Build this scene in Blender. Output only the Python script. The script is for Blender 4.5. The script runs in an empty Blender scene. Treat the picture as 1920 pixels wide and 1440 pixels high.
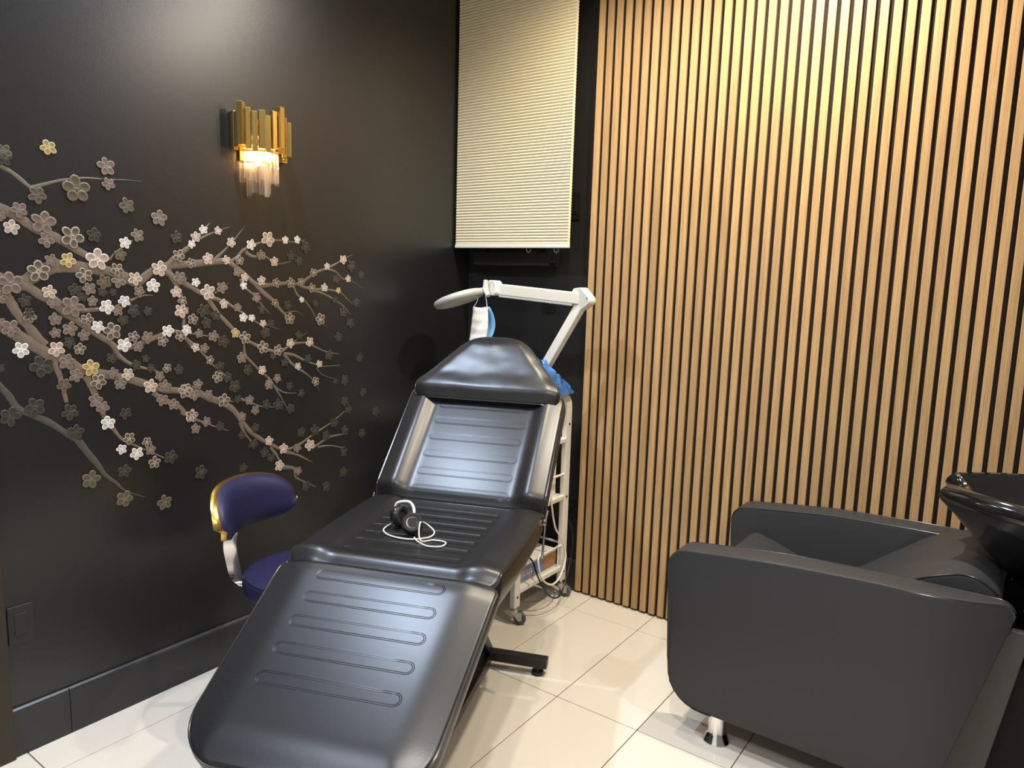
import bpy, bmesh, math, random
from mathutils import Vector, Matrix, noise
random.seed(7)
SC = bpy.context.scene
COL = SC.collection
R = math.radians
PI = math.pi

# ---------------------------------------------------------------- camera
cam_d = bpy.data.cameras.new('camera')
cam_d.sensor_width = 36.0
cam_d.lens = 1366.05 / 1920 * 36.0
cam_d.clip_start = 0.02
cam = bpy.data.objects.new('camera', cam_d)
COL.objects.link(cam)
YAW, PITCH, ROLL = R(35.8716), R(8.3205), R(1.6586)
_f = Vector((-math.sin(YAW) * math.cos(PITCH), math.cos(YAW) * math.cos(PITCH), -math.sin(PITCH)))
_r0 = Vector((math.cos(YAW), math.sin(YAW), 0))
_u0 = _r0.cross(_f)
_r = _r0 * math.cos(ROLL) + _u0 * math.sin(ROLL)
_u = -_r0 * math.sin(ROLL) + _u0 * math.cos(ROLL)
_M = Matrix((_r, _u, -_f)).transposed().to_4x4()
_M.translation = Vector((2.30, -2.774, 1.43))
cam.matrix_world = _M
SC.camera = cam

# ---------------------------------------------------------------- world, view, lights
SC.view_settings.view_transform = 'Standard'
SC.view_settings.look = 'None'
SC.view_settings.gamma = 1.0
SC.view_settings.use_curve_mapping = False
SC.view_settings.exposure = 0.2
world = bpy.data.worlds.new('world')
SC.world = world
world.use_nodes = True
world.node_tree.nodes['Background'].inputs[0].default_value = (0.5, 0.5, 0.55, 1)
world.node_tree.nodes['Background'].inputs[1].default_value = 0.02

CEIL = 2.80
WARM = (1.0, 0.89, 0.71)
NEUT = (1.0, 0.95, 0.90)
COOL = (0.72, 0.82, 1.0)
# recessed ceiling downlights: x, y, colour, watts, cone degrees, label
DOWNLIGHTS = [
    (0.25, -1.42, (0.66, 0.79, 1.0), 140, 150, 'cool recessed downlight close to the flower wall'),
    (1.60, -0.44, WARM, 160, 174, 'recessed downlight above the wash chair by the slats'),
    (0.95, -0.62, WARM, 75, 160, 'recessed downlight above the head of the treatment bed'),
    (1.80, -2.05, NEUT, 120, 150, 'recessed downlight in the middle of the ceiling'),
    (0.70, -2.95, COOL, 90, 140, 'bluish recessed downlight near the door casing'),
    (2.90, -1.30, NEUT, 80, 150, 'recessed downlight above the wash basin'),
    (2.60, -3.30, NEUT, 120, 150, 'recessed downlight in the rear corner of the ceiling'),
]

# ---------------------------------------------------------------- materials
MATS = {}
def mat(name, col, rough=0.5, metal=0.0, spec=0.5, coat=0.0, emit=None, es=0.0, trans=0.0, ior=1.45,
        bump=None, vary=None, alpha=1.0, sheen=0.0, sub=0.0):
    """bump=(scale, strength, distance), vary=(scale, second colour)"""
    if name in MATS:
        return MATS[name]
    m = bpy.data.materials.new(name)
    m.use_nodes = True
    nt = m.node_tree
    b = nt.nodes['Principled BSDF']
    I = b.inputs
    I['Base Color'].default_value = (*col, 1)
    I['Roughness'].default_value = rough
    I['Metallic'].default_value = metal
    I['Specular IOR Level'].default_value = spec
    I['Coat Weight'].default_value = coat
    I['Coat Roughness'].default_value = 0.08
    I['Transmission Weight'].default_value = trans
    I['IOR'].default_value = ior
    I['Alpha'].default_value = alpha
    I['Sheen Weight'].default_value = sheen
    if emit:
        I['Emission Color'].default_value = (*emit, 1)
        I['Emission Strength'].default_value = es
    tc = nt.nodes.new('ShaderNodeTexCoord')
    if bump:
        n = nt.nodes.new('ShaderNodeTexNoise')
        n.inputs['Scale'].default_value = bump[0]
        n.inputs['Detail'].default_value = 3
        bp = nt.nodes.new('ShaderNodeBump')
        bp.inputs['Strength'].default_value = bump[1]
        bp.inputs['Distance'].default_value = bump[2]
        nt.links.new(tc.outputs['Object'], n.inputs['Vector'])
        nt.links.new(n.outputs['Fac'], bp.inputs['Height'])
        nt.links.new(bp.outputs['Normal'], I['Normal'])
    if vary:
        n = nt.nodes.new('ShaderNodeTexNoise')
        n.inputs['Scale'].default_value = vary[0]
        n.inputs['Detail'].default_value = 4
        mx = nt.nodes.new('ShaderNodeMix')
        mx.data_type = 'RGBA'
        mx.inputs[6].default_value = (*col, 1)
        mx.inputs[7].default_value = (*vary[1], 1)
        nt.links.new(tc.outputs['Object'], n.inputs['Vector'])
        nt.links.new(n.outputs['Fac'], mx.inputs[0])
        nt.links.new(mx.outputs[2], I['Base Color'])
    MATS[name] = m
    return m

def wood_mat():
    m = bpy.data.materials.new('oak_veneer')
    m.use_nodes = True
    nt = m.node_tree
    b = nt.nodes['Principled BSDF']
    tc = nt.nodes.new('ShaderNodeTexCoord')
    oi = nt.nodes.new('ShaderNodeObjectInfo')
    mp = nt.nodes.new('ShaderNodeMapping')
    mp.inputs['Scale'].default_value = (260, 260, 5)
    ad = nt.nodes.new('ShaderNodeVectorMath'); ad.operation = 'ADD'
    cb = nt.nodes.new('ShaderNodeCombineXYZ')
    mu = nt.nodes.new('ShaderNodeMath'); mu.operation = 'MULTIPLY'; mu.inputs[1].default_value = 37.0
    nt.links.new(oi.outputs['Random'], mu.inputs[0])
    for k in range(3):
        nt.links.new(mu.outputs[0], cb.inputs[k])
    nt.links.new(tc.outputs['Object'], ad.inputs[0])
    nt.links.new(cb.outputs[0], ad.inputs[1])
    nt.links.new(ad.outputs[0], mp.inputs['Vector'])
    n = nt.nodes.new('ShaderNodeTexNoise')
    n.inputs['Scale'].default_value = 1.0
    n.inputs['Detail'].default_value = 5
    n.inputs['Roughness'].default_value = 0.65
    nt.links.new(mp.outputs[0], n.inputs['Vector'])
    rp = nt.nodes.new('ShaderNodeValToRGB')
    rp.color_ramp.elements[0].position = 0.28
    rp.color_ramp.elements[0].color = (0.31, 0.190, 0.086, 1)
    rp.color_ramp.elements[1].position = 0.72
    rp.color_ramp.elements[1].color = (0.55, 0.360, 0.175, 1)
    nt.links.new(n.outputs['Fac'], rp.inputs[0])
    hs = nt.nodes.new('ShaderNodeHueSaturation')
    mr = nt.nodes.new('ShaderNodeMapRange')
    mr.inputs[3].default_value = 0.88
    mr.inputs[4].default_value = 1.10
    nt.links.new(oi.outputs['Random'], mr.inputs[0])
    nt.links.new(mr.outputs[0], hs.inputs['Value'])
    nt.links.new(rp.outputs[0], hs.inputs['Color'])
    nt.links.new(hs.outputs[0], b.inputs['Base Color'])
    b.inputs['Roughness'].default_value = 0.5
    b.inputs['Specular IOR Level'].default_value = 0.35
    bp = nt.nodes.new('ShaderNodeBump')
    bp.inputs['Strength'].default_value = 0.25
    bp.inputs['Distance'].default_value = 0.001
    nt.links.new(n.outputs['Fac'], bp.inputs['Height'])
    nt.links.new(bp.outputs[0], b.inputs['Normal'])
    return m

M_WALL = mat('black_eggshell_paint', (0.011, 0.011, 0.0118), 0.30, spec=0.85, bump=(300, 0.25, 0.0012))
M_BACKWALL = mat('black_satin_paint', (0.011, 0.011, 0.011), 0.45, bump=(420, 0.15, 0.001))
M_BASE = mat('black_baseboard_paint', (0.026, 0.026, 0.028), 0.36)
M_CASING = mat('dark_brown_casing', (0.030, 0.022, 0.014), 0.5)
M_CEIL = mat('white_ceiling_paint', (0.80, 0.80, 0.80), 0.8)
M_REAR = mat('white_wall_paint', (0.80, 0.80, 0.80), 0.7)
M_TILE = mat('cream_porcelain', (0.64, 0.595, 0.520), 0.09, spec=0.5, vary=(7.0, (0.60, 0.555, 0.48)))
M_GROUT = mat('grey_grout', (0.13, 0.115, 0.095), 0.9)
M_FELT = mat('black_acoustic_felt', (0.026, 0.021, 0.020), 0.95, spec=0.1)
M_WOOD = wood_mat()
M_LEATHER = mat('black_glossy_vinyl', (0.012, 0.012, 0.013), 0.33, spec=0.55, bump=(340, 0.10, 0.0009))
M_PIPING = mat('black_piping', (0.014, 0.014, 0.015), 0.22, spec=0.7)
M_STITCH = mat('black_stitch_groove', (0.004, 0.004, 0.004), 0.30)
M_CHAIR = mat('charcoal_matte_vinyl', (0.027, 0.028, 0.031), 0.50, spec=0.45, bump=(520, 0.12, 0.0008))
M_CERAMIC = mat('black_gloss_ceramic', (0.006, 0.006, 0.007), 0.04, spec=0.9, coat=1.0)
M_CHROME = mat('chrome', (0.85, 0.85, 0.86), 0.10, metal=1.0)
M_STEEL = mat('grey_zinc', (0.55, 0.54, 0.50), 0.35, metal=1.0)
M_BRASS = mat('polished_brass', (0.80, 0.60, 0.22), 0.28, metal=1.0, vary=(60, (0.62, 0.44, 0.13)))
M_GLASS = mat('clear_crystal', (1.0, 0.95, 0.90), 0.03, trans=0.9, ior=1.45, alpha=0.40)
M_BULB = mat('warm_bulb', (1, 0.8, 0.5), 0.4, emit=(1.0, 0.62, 0.26), es=30)
M_WHITE = mat('white_enamel', (0.74, 0.71, 0.64), 0.32)
M_WPLAST = mat('white_plastic', (0.74, 0.71, 0.63), 0.40)
M_LENSGREY = mat('lamp_grey_plastic', (0.42, 0.42, 0.40), 0.45)
M_BLACKMET = mat('black_powder_coat', (0.012, 0.011, 0.011), 0.38)
M_RUBBER = mat('grey_rubber', (0.10, 0.10, 0.095), 0.6)
M_BLKPLAST = mat('black_plastic', (0.010, 0.010, 0.010), 0.25)
M_SHADE = mat('cream_pleated_fabric', (0.76, 0.68, 0.475), 0.85, spec=0.2)
M_NAVY = mat('navy_upholstery', (0.013, 0.013, 0.048), 0.45, spec=0.4, bump=(500, 0.1, 0.0008))
M_GOLD = mat('gold_metal', (0.80, 0.52, 0.14), 0.22, metal=1.0)
M_PAPERW = mat('white_card', (0.82, 0.81, 0.78), 0.6)
M_BLUEP = mat('navy_print', (0.03, 0.045, 0.20), 0.5)
M_BLUEL = mat('light_blue_print', (0.10, 0.22, 0.60), 0.5)
M_BROWNP = mat('brown_print', (0.30, 0.12, 0.04), 0.5, vary=(90, (0.55, 0.30, 0.12)))
M_GREYP = mat('grey_blue_print', (0.22, 0.22, 0.32), 0.5)
M_MASKW = mat('white_mask_cloth', (0.82, 0.83, 0.85), 0.9, spec=0.1)
M_MASKB = mat('blue_mask_cloth', (0.22, 0.48, 0.78), 0.9, spec=0.1)
M_BAG = mat('blue_plastic_film', (0.10, 0.30, 0.75), 0.18, trans=0.35, spec=0.6)
M_GLASSW = mat('dark_window_glass', (0.01, 0.01, 0.012), 0.05)
M_CLEAR = mat('clear_plastic', (0.9, 0.9, 0.9), 0.05, trans=0.8)

# ---------------------------------------------------------------- geometry helpers
def link(o, parent=None):
    COL.objects.link(o)
    if parent is not None:
        o.parent = parent
        o.matrix_parent_inverse = parent.matrix_world.inverted()
    return o

def mesh(name, V, F, m, parent=None, smooth=False, bevel=0.0, seg=2, mats=None, fm=None, angle=40):
    V = [Vector(v) for v in V]
    lo = Vector([min(v[k] for v in V) for k in range(3)])
    hi = Vector([max(v[k] for v in V) for k in range(3)])
    c = (lo + hi) / 2
    me = bpy.data.meshes.new(name)
    me.from_pydata([v - c for v in V], [], F)
    me.materials.append(m)
    for x in (mats or []):
        me.materials.append(x)
    if fm:
        for p, i in zip(me.polygons, fm):
            p.material_index = i
    bm = bmesh.new()
    bm.from_mesh(me)
    bmesh.ops.recalc_face_normals(bm, faces=bm.faces)
    if bevel:
        es = [e for e in bm.edges if len(e.link_faces) == 2 and e.calc_face_angle(0) > R(angle)]
        bmesh.ops.bevel(bm, geom=es, offset=bevel, segments=seg, profile=0.5, affect='EDGES', clamp_overlap=True)
    bm.to_mesh(me)
    bm.free()
    if smooth:
        for p in me.polygons:
            p.use_smooth = True
        try:
            me.set_sharp_from_angle(angle=R(50))
        except Exception:
            pass
    o = bpy.data.objects.new(name, me)
    o.location = c
    if bevel:
        wn = o.modifiers.new('weighted_normals', 'WEIGHTED_NORMAL')
        wn.keep_sharp = True
    link(o, parent)
    bpy.context.view_layer.update() if parent is None else None
    return o

def tag(o, label=None, cat=None, group=None, kind=None):
    if label: o['label'] = label
    if cat: o['category'] = cat
    if group: o['group'] = group
    if kind: o['kind'] = kind
    return o

def thing(name, loc, label, cat, group=None):
    o = bpy.data.objects.new(name, None)
    o.empty_display_size = 0.05
    o.location = loc
    COL.objects.link(o)
    bpy.context.view_layer.update()
    return tag(o, label, cat, group)

def box_vf(a, b):
    x0, y0, z0 = a; x1, y1, z1 = b
    V = [(x0, y0, z0), (x1, y0, z0), (x1, y1, z0), (x0, y1, z0), (x0, y0, z1), (x1, y0, z1), (x1, y1, z1), (x0, y1, z1)]
    F = [(0, 3, 2, 1), (4, 5, 6, 7), (0, 1, 5, 4), (1, 2, 6, 5), (2, 3, 7, 6), (3, 0, 4, 7)]
    return V, F

def box(name, a, b, m, parent=None, bevel=0.0, seg=2, smooth=False):
    V, F = box_vf(a, b)
    return mesh(name, V, F, m, parent, smooth or bevel > 0, bevel, seg)

class Geo:
    """collects shapes that make up one part"""
    def __init__(s): s.V = []; s.F = []; s.M = []
    def add(s, V, F, mi=0):
        n = len(s.V)
        s.V += [tuple(v) for v in V]
        s.F += [tuple(i + n for i in f) for f in F]
        s.M += [mi] * len(F)
        return s
    def box(s, a, b, mi=0): return s.add(*box_vf(a, b), mi)
    def tube(s, pts, r, n=8, closed=False, mi=0): return s.add(*tube_vf(pts, r, n, closed), mi)
    def build(s, name, m, parent=None, smooth=True, bevel=0.0, seg=2, mats=None):
        return mesh(name, s.V, s.F, m, parent, smooth, bevel, seg, mats, s.M if mats else None)

def tube_vf(pts, r, n=8, closed=False, flat=None):
    """tube along points; r number or list; flat=(half width, half height) gives a rectangular bar"""
    P = [Vector(p) for p in pts]
    N = len(P)
    rr = r if isinstance(r, (list, tuple)) else [r] * N
    T = []
    for i in range(N):
        if closed:
            t = P[(i + 1) % N] - P[i - 1]
        else:
            t = P[min(i + 1, N - 1)] - P[max(i - 1, 0)]
        T.append(t.normalized())
    up = Vector((0, 0, 1)) if abs(T[0].z) < 0.9 else Vector((1, 0, 0))
    a = T[0].cross(up).normalized()
    V, F = [], []
    for i in range(N):
        a = (a - T[i] * a.dot(T[i]))
        a = a.normalized() if a.length > 1e-6 else T[i].orthogonal().normalized()
        b = T[i].cross(a)
        if flat:
            w, h = flat
            for (u, v) in ((-w, -h), (w, -h), (w, h), (-w, h)):
                V.append(P[i] + a * u + b * v)
        else:
            for k in range(n):
                th = 2 * PI * k / n
                V.append(P[i] + (a * math.cos(th) + b * math.sin(th)) * rr[i])
    m = 4 if flat else n
    for i in range(N if closed else N - 1):
        j = (i + 1) % N
        for k in range(m):
            F.append((i * m + k, i * m + (k + 1) % m, j * m + (k + 1) % m, j * m + k))
    if not closed:
        F.append(tuple(range(m - 1, -1, -1)))
        F.append(tuple(range((N - 1) * m, N * m)))
    return V, F

def tube(name, pts, r, m, parent=None, n=8, closed=False, flat=None, bevel=0.0):
    V, F = tube_vf(pts, r, n, closed, flat)
    return mesh(name, V, F, m, parent, True, bevel)

def lathe_vf(prof, n=24, o=(0, 0, 0), ax=(0, 0, 1)):
    """prof: list of (radius, height) along axis"""
    o = Vector(o); ax = Vector(ax).normalized()
    e1 = ax.orthogonal().normalized(); e2 = ax.cross(e1)
    V, F = [], []
    for (r, h) in prof:
        for k in range(n):
            th = 2 * PI * k / n
            V.append(o + ax * h + (e1 * math.cos(th) + e2 * math.sin(th)) * max(r, 1e-5))
    for i in range(len(prof) - 1):
        for k in range(n):
            F.append((i * n + k, i * n + (k + 1) % n, (i + 1) * n + (k + 1) % n, (i + 1) * n + k))
    F.append(tuple(range(n - 1, -1, -1)))
    F.append(tuple(range((len(prof) - 1) * n, len(prof) * n)))
    return V, F

def lathe(name, prof, m, parent=None, n=24, o=(0, 0, 0), ax=(0, 0, 1)):
    V, F = lathe_vf(prof, n, o, ax)
    return mesh(name, V, F, m, parent, True)

def spline(pts, k=8, closed=False):
    P = [Vector(p) for p in pts]
    N = len(P)
    out = []
    for i in range(N if closed else N - 1):
        if closed:
            p0, p1, p2, p3 = P[i - 1], P[i], P[(i + 1) % N], P[(i + 2) % N]
        else:
            p0 = P[max(i - 1, 0)]; p1 = P[i]; p2 = P[i + 1]; p3 = P[min(i + 2, N - 1)]
        for j in range(k):
            t = j / k
            out.append(0.5 * ((2 * p1) + (p2 - p0) * t + (2 * p0 - 5 * p1 + 4 * p2 - p3) * t * t + (3 * p1 - p0 - 3 * p2 + p3) * t ** 3))
    if not closed:
        out.append(P[-1])
    return out

def prism_vf(poly, fn, d0, d1):
    """poly 2D points; fn(u, v, d) -> 3D"""
    n = len(poly)
    V = [fn(u, v, d0) for u, v in poly] + [fn(u, v, d1) for u, v in poly]
    F = [tuple(range(n - 1, -1, -1)), tuple(range(n, 2 * n))]
    F += [(i, (i + 1) % n, n + (i + 1) % n, n + i) for i in range(n)]
    return V, F

def round_poly(P, radii, k=7):
    out = []
    n = len(P)
    for i in range(n):
        p = Vector(P[i]); a = Vector(P[i - 1]); b = Vector(P[(i + 1) % n]); r = radii[i]
        if r <= 0:
            out.append(tuple(p)); continue
        u = (a - p).normalized(); v = (b - p).normalized()
        ang = u.angle(v)
        d = min(r / math.tan(ang / 2), (a - p).length * 0.49, (b - p).length * 0.49)
        r2 = d * math.tan(ang / 2)
        c = p + (u + v).normalized() * (r2 / math.sin(ang / 2))
        s = p + u * d - c; e = p + v * d - c
        tot = s.angle(e)
        for j in range(k + 1):
            t = j / k
            q = (s * math.sin((1 - t) * tot) + e * math.sin(t * tot)) / math.sin(tot)
            out.append(tuple(c + q))
    return out

def smooth01(a, b, x):
    t = max(0.0, min(1.0, (x - a) / (b - a)))
    return t * t * (3 - 2 * t)

def copy_tree(o, parent=None):
    c = o.copy()
    COL.objects.link(c)
    c.parent = parent
    for ch in list(o.children):
        copy_tree(ch, c)
    return c

# painted branches and blossoms: wall positions in metres (y, z)
BLOSSOMS = [
    (-1.839, 1.752, 0.022, 'G'), (-1.951, 1.725, 0.022, 'B'), (-1.949, 1.706, 0.019, 'D'), (-1.684, 1.721, 0.027, 'P'), (-1.681, 1.671, 0.019, 'P'), (-1.876, 1.618, 0.025, 'B'),
    (-1.771, 1.646, 0.039, 'B'), (-1.629, 1.613, 0.024, 'B'), (-1.529, 1.584, 0.026, 'P'), (-1.73, 1.518, 0.022, 'D'), (-1.474, 1.527, 0.021, 'D'), (-1.6, 1.526, 0.021, 'P'),
    (-1.64, 1.5, 0.019, 'W'), (-1.655, 1.464, 0.02, 'B'), (-1.922, 1.574, 0.022, 'P'), (-1.943, 1.526, 0.021, 'C'), (-1.864, 1.544, 0.033, 'P'), (-1.859, 1.497, 0.022, 'P'),
    (-1.79, 1.51, 0.033, 'O'), (-1.85, 1.441, 0.018, 'P'), (-1.805, 1.442, 0.023, 'G'), (-1.723, 1.448, 0.033, 'C'), (-1.884, 1.409, 0.031, 'O'), (-1.763, 1.4, 0.024, 'O'),
    (-1.668, 1.42, 0.021, 'O'), (-1.665, 1.386, 0.023, 'P'), (-1.707, 1.381, 0.022, 'B'), (-1.536, 1.425, 0.026, 'C'), (-1.47, 1.469, 0.022, 'O'), (-1.615, 1.392, 0.022, 'C'),
    (-1.558, 1.371, 0.023, 'W'), (-1.603, 1.353, 0.018, 'P'), (-1.468, 1.397, 0.022, 'P'), (-1.482, 1.351, 0.019, 'C'), (-1.955, 1.374, 0.033, 'P'), (-1.982, 1.336, 0.018, 'P'),
    (-1.923, 1.327, 0.018, 'D'), (-1.86, 1.351, 0.02, 'C'), (-1.852, 1.321, 0.017, 'P'), (-1.801, 1.308, 0.033, 'P'), (-1.79, 1.357, 0.02, 'D'), (-1.751, 1.36, 0.02, 'P'),
    (-1.714, 1.351, 0.015, 'D'), (-1.683, 1.35, 0.012, 'D'), (-1.744, 1.324, 0.016, 'P'), (-1.703, 1.306, 0.023, 'W'), (-1.65, 1.323, 0.019, 'W'), (-1.672, 1.294, 0.017, 'P'),
    (-1.623, 1.293, 0.021, 'D'), (-1.579, 1.29, 0.015, 'D'), (-1.468, 1.29, 0.024, 'C'), (-1.462, 1.323, 0.017, 'O'), (-1.772, 1.335, 0.014, 'D'), (-1.968, 1.554, 0.014, 'P'),
    (-1.915, 1.293, 0.015, 'D'), (-1.379, 1.558, 0.016, 'W'), (-1.326, 1.558, 0.015, 'C'), (-1.408, 1.532, 0.018, 'C'), (-1.423, 1.508, 0.014, 'W'), (-1.278, 1.522, 0.018, 'C'),
    (-1.366, 1.463, 0.021, 'C'), (-1.427, 1.446, 0.017, 'O'), (-1.297, 1.461, 0.016, 'C'), (-1.199, 1.518, 0.02, 'W'), (-1.128, 1.542, 0.029, 'C'), (-1.053, 1.543, 0.015, 'W'),
    (-1, 1.547, 0.015, 'W'), (-0.963, 1.522, 0.023, 'D'), (-1.159, 1.483, 0.019, 'P'), (-1.104, 1.462, 0.018, 'C'), (-1.03, 1.485, 0.018, 'D'), (-0.993, 1.468, 0.018, 'D'),
    (-1.246, 1.461, 0.018, 'O'), (-1.257, 1.421, 0.017, 'P'), (-1.228, 1.403, 0.016, 'C'), (-1.232, 1.374, 0.015, 'W'), (-1.413, 1.383, 0.016, 'W'), (-1.159, 1.392, 0.018, 'C'),
    (-1.097, 1.385, 0.018, 'O'), (-1.034, 1.386, 0.02, 'O'), (-0.986, 1.39, 0.017, 'O'), (-0.926, 1.426, 0.017, 'O'), (-0.86, 1.452, 0.015, 'C'), (-0.778, 1.481, 0.019, 'C'),
    (-0.735, 1.456, 0.023, 'D'), (-0.681, 1.422, 0.017, 'D'), (-0.813, 1.402, 0.019, 'D'), (-0.752, 1.405, 0.015, 'C'), (-0.935, 1.368, 0.019, 'O'), (-0.874, 1.369, 0.017, 'C'),
    (-0.803, 1.358, 0.013, 'G'), (-0.983, 1.323, 0.012, 'W'), (-0.92, 1.307, 0.016, 'D'), (-0.822, 1.321, 0.016, 'D'), (-0.708, 1.308, 0.02, 'D'), (-0.776, 1.271, 0.022, 'D'),
    (-0.741, 1.224, 0.021, 'D'), (-0.895, 1.245, 0.024, 'O'), (-1.182, 1.332, 0.019, 'P'), (-1.103, 1.312, 0.016, 'O'), (-1.047, 1.3, 0.019, 'D'), (-1.039, 1.252, 0.023, 'O'),
    (-1.161, 1.287, 0.016, 'D'), (-1.37, 1.351, 0.028, 'C'), (-1.318, 1.366, 0.021, 'P'), (-1.311, 1.311, 0.017, 'C'), (-1.258, 1.297, 0.016, 'P'), (-1.237, 1.261, 0.017, 'W'),
    (-1.203, 1.259, 0.014, 'W'), (-1.157, 1.238, 0.014, 'C'), (-1.122, 1.235, 0.016, 'D'), (-1.147, 1.204, 0.022, 'D'), (-1.388, 1.289, 0.024, 'D'), (-1.428, 1.261, 0.019, 'O'),
    (-1.379, 1.246, 0.02, 'D'), (-1.344, 1.272, 0.019, 'D'), (-1.454, 1.29, 0.015, 'O'), (-1.452, 1.228, 0.016, 'C'), (-1.408, 1.212, 0.016, 'P'), (-1.355, 1.2, 0.02, 'P'),
    (-1.318, 1.18, 0.023, 'D'), (-1.389, 1.161, 0.017, 'P'), (-1.422, 1.166, 0.016, 'C'), (-1.27, 1.208, 0.018, 'G'), (-1.232, 1.19, 0.024, 'O'), (-1.158, 1.15, 0.024, 'O'),
    (-1.092, 1.135, 0.022, 'O'), (-1.038, 1.159, 0.019, 'C'), (-0.948, 1.159, 0.02, 'C'), (-0.998, 1.187, 0.018, 'D'), (-0.853, 1.101, 0.022, 'D'), (-0.958, 1.094, 0.018, 'D'),
    (-0.903, 1.069, 0.016, 'C'), (-1.005, 1.068, 0.015, 'C'), (-1.064, 1.089, 0.019, 'D'), (-0.803, 1.171, 0.02, 'D'), (-0.691, 1.079, 0.019, 'D'), (-1.116, 1.115, 0.014, 'D'),
    (-1.247, 1.118, 0.021, 'P'), (-1.224, 1.072, 0.02, 'D'), (-1.163, 1.066, 0.018, 'C'), (-1.1, 1.03, 0.018, 'P'), (-1.136, 1.02, 0.015, 'P'), (-1.37, 1.119, 0.016, 'O'),
    (-1.334, 1.096, 0.017, 'D'), (-1.343, 1.058, 0.021, 'O'), (-1.305, 1.053, 0.019, 'D'), (-0.921, 1.001, 0.019, 'O'), (-0.771, 0.998, 0.017, 'D'), (-0.823, 0.992, 0.013, 'D'),
    (-1.322, 0.973, 0.025, 'O'), (-1.46, 1.025, 0.024, 'O'), (-1.417, 1.04, 0.018, 'P'), (-1.432, 1.004, 0.019, 'P'), (-1.38, 1, 0.018, 'P'), (-1.279, 1.018, 0.023, 'D'),
    (-1.267, 0.97, 0.015, 'D'), (-1.22, 0.962, 0.019, 'P'), (-1.197, 0.922, 0.018, 'P'), (-1.15, 0.937, 0.019, 'D'), (-1.096, 0.929, 0.023, 'D'), (-1.042, 0.907, 0.02, 'D'),
    (-1.136, 1.009, 0.019, 'P'), (-1.045, 0.994, 0.016, 'D'), (-0.992, 0.961, 0.017, 'D'), (-0.773, 0.987, 0.019, 'D'), (-0.672, 0.93, 0.02, 'D'), (-0.599, 0.837, 0.022, 'D'),
    (-0.773, 0.901, 0.021, 'D'), (-0.754, 0.867, 0.019, 'D'), (-0.829, 0.821, 0.021, 'D'), (-0.871, 0.775, 0.022, 'D'), (-0.927, 0.805, 0.024, 'D'), (-0.993, 0.807, 0.02, 'D'),
    (-0.774, 0.782, 0.02, 'D'), (-0.678, 0.754, 0.021, 'D'), (-0.779, 0.691, 0.022, 'D'), (-0.953, 0.749, 0.024, 'C'), (-1.013, 0.748, 0.019, 'P'), (-1.077, 0.756, 0.021, 'C'),
    (-1.141, 0.797, 0.019, 'C'), (-1.198, 0.856, 0.018, 'D'), (-1.252, 0.905, 0.018, 'P'), (-1.255, 0.837, 0.016, 'D'), (-1.209, 0.797, 0.02, 'D'), (-1.161, 0.755, 0.02, 'D'),
    (-1.132, 0.731, 0.018, 'D'), (-1.097, 0.693, 0.022, 'C'), (-1.011, 0.655, 0.018, 'P'), (-0.975, 0.585, 0.022, 'D'), (-0.873, 0.562, 0.022, 'D'), (-0.783, 0.603, 0.022, 'D'),
    (-1.418, 0.732, 0.025, 'D'), (-1.253, 0.715, 0.018, 'D'), (-1.444, 0.935, 0.024, 'O'), (-1.39, 0.906, 0.018, 'P'), (-1.431, 0.888, 0.018, 'P'), (-1.34, 0.882, 0.018, 'D'),
    (-1.849, 1.273, 0.019, 'P'), (-1.811, 1.243, 0.022, 'P'), (-1.85, 1.234, 0.016, 'P'), (-1.773, 1.223, 0.018, 'P'), (-1.657, 1.265, 0.018, 'D'), (-1.762, 1.27, 0.019, 'O'),
    (-1.732, 1.247, 0.02, 'W'), (-1.691, 1.232, 0.028, 'O'), (-1.657, 1.188, 0.023, 'W'), (-1.627, 1.211, 0.019, 'O'), (-1.583, 1.208, 0.02, 'P'), (-1.614, 1.179, 0.017, 'P'),
    (-1.695, 1.15, 0.018, 'D'), (-1.534, 1.194, 0.019, 'O'), (-1.516, 1.225, 0.021, 'W'), (-1.473, 1.208, 0.02, 'O'), (-1.45, 1.224, 0.017, 'W'), (-1.913, 1.283, 0.018, 'O'),
    (-1.941, 1.191, 0.023, 'W'), (-1.85, 1.187, 0.023, 'C'), (-1.891, 1.139, 0.033, 'D'), (-1.824, 1.146, 0.024, 'P'), (-1.815, 1.204, 0.018, 'D'), (-1.787, 1.183, 0.018, 'O'),
    (-1.802, 1.105, 0.021, 'P'), (-1.758, 1.125, 0.026, 'G'), (-1.741, 1.081, 0.025, 'O'), (-1.836, 1.079, 0.021, 'B'), (-1.824, 0.998, 0.025, 'D'), (-1.75, 1.023, 0.022, 'P'),
    (-1.731, 1, 0.021, 'P'), (-1.718, 0.95, 0.023, 'W'), (-1.663, 0.972, 0.019, 'D'), (-1.65, 1.095, 0.02, 'C'), (-1.675, 1.067, 0.019, 'P'), (-1.695, 1.104, 0.018, 'P'),
    (-1.58, 1.051, 0.024, 'C'), (-1.533, 1.046, 0.022, 'P'), (-1.465, 1.021, 0.025, 'O'), (-1.543, 1, 0.021, 'P'), (-1.505, 0.981, 0.02, 'P'), (-1.447, 0.935, 0.02, 'C'),
    (-1.622, 1.121, 0.017, 'D'), (-1.592, 1.14, 0.013, 'D'), (-1.577, 1.108, 0.015, 'D'), (-1.523, 1.104, 0.016, 'O'), (-1.549, 1.081, 0.017, 'P'), (-1.483, 1.095, 0.017, 'D'),
    (-1.979, 1.006, 0.028, 'D'), (-1.915, 1.025, 0.028, 'D'), (-1.811, 0.936, 0.024, 'D'), (-1.656, 0.89, 0.02, 'O'), (-1.68, 0.86, 0.017, 'W'), (-1.634, 0.838, 0.022, 'W'),
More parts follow.
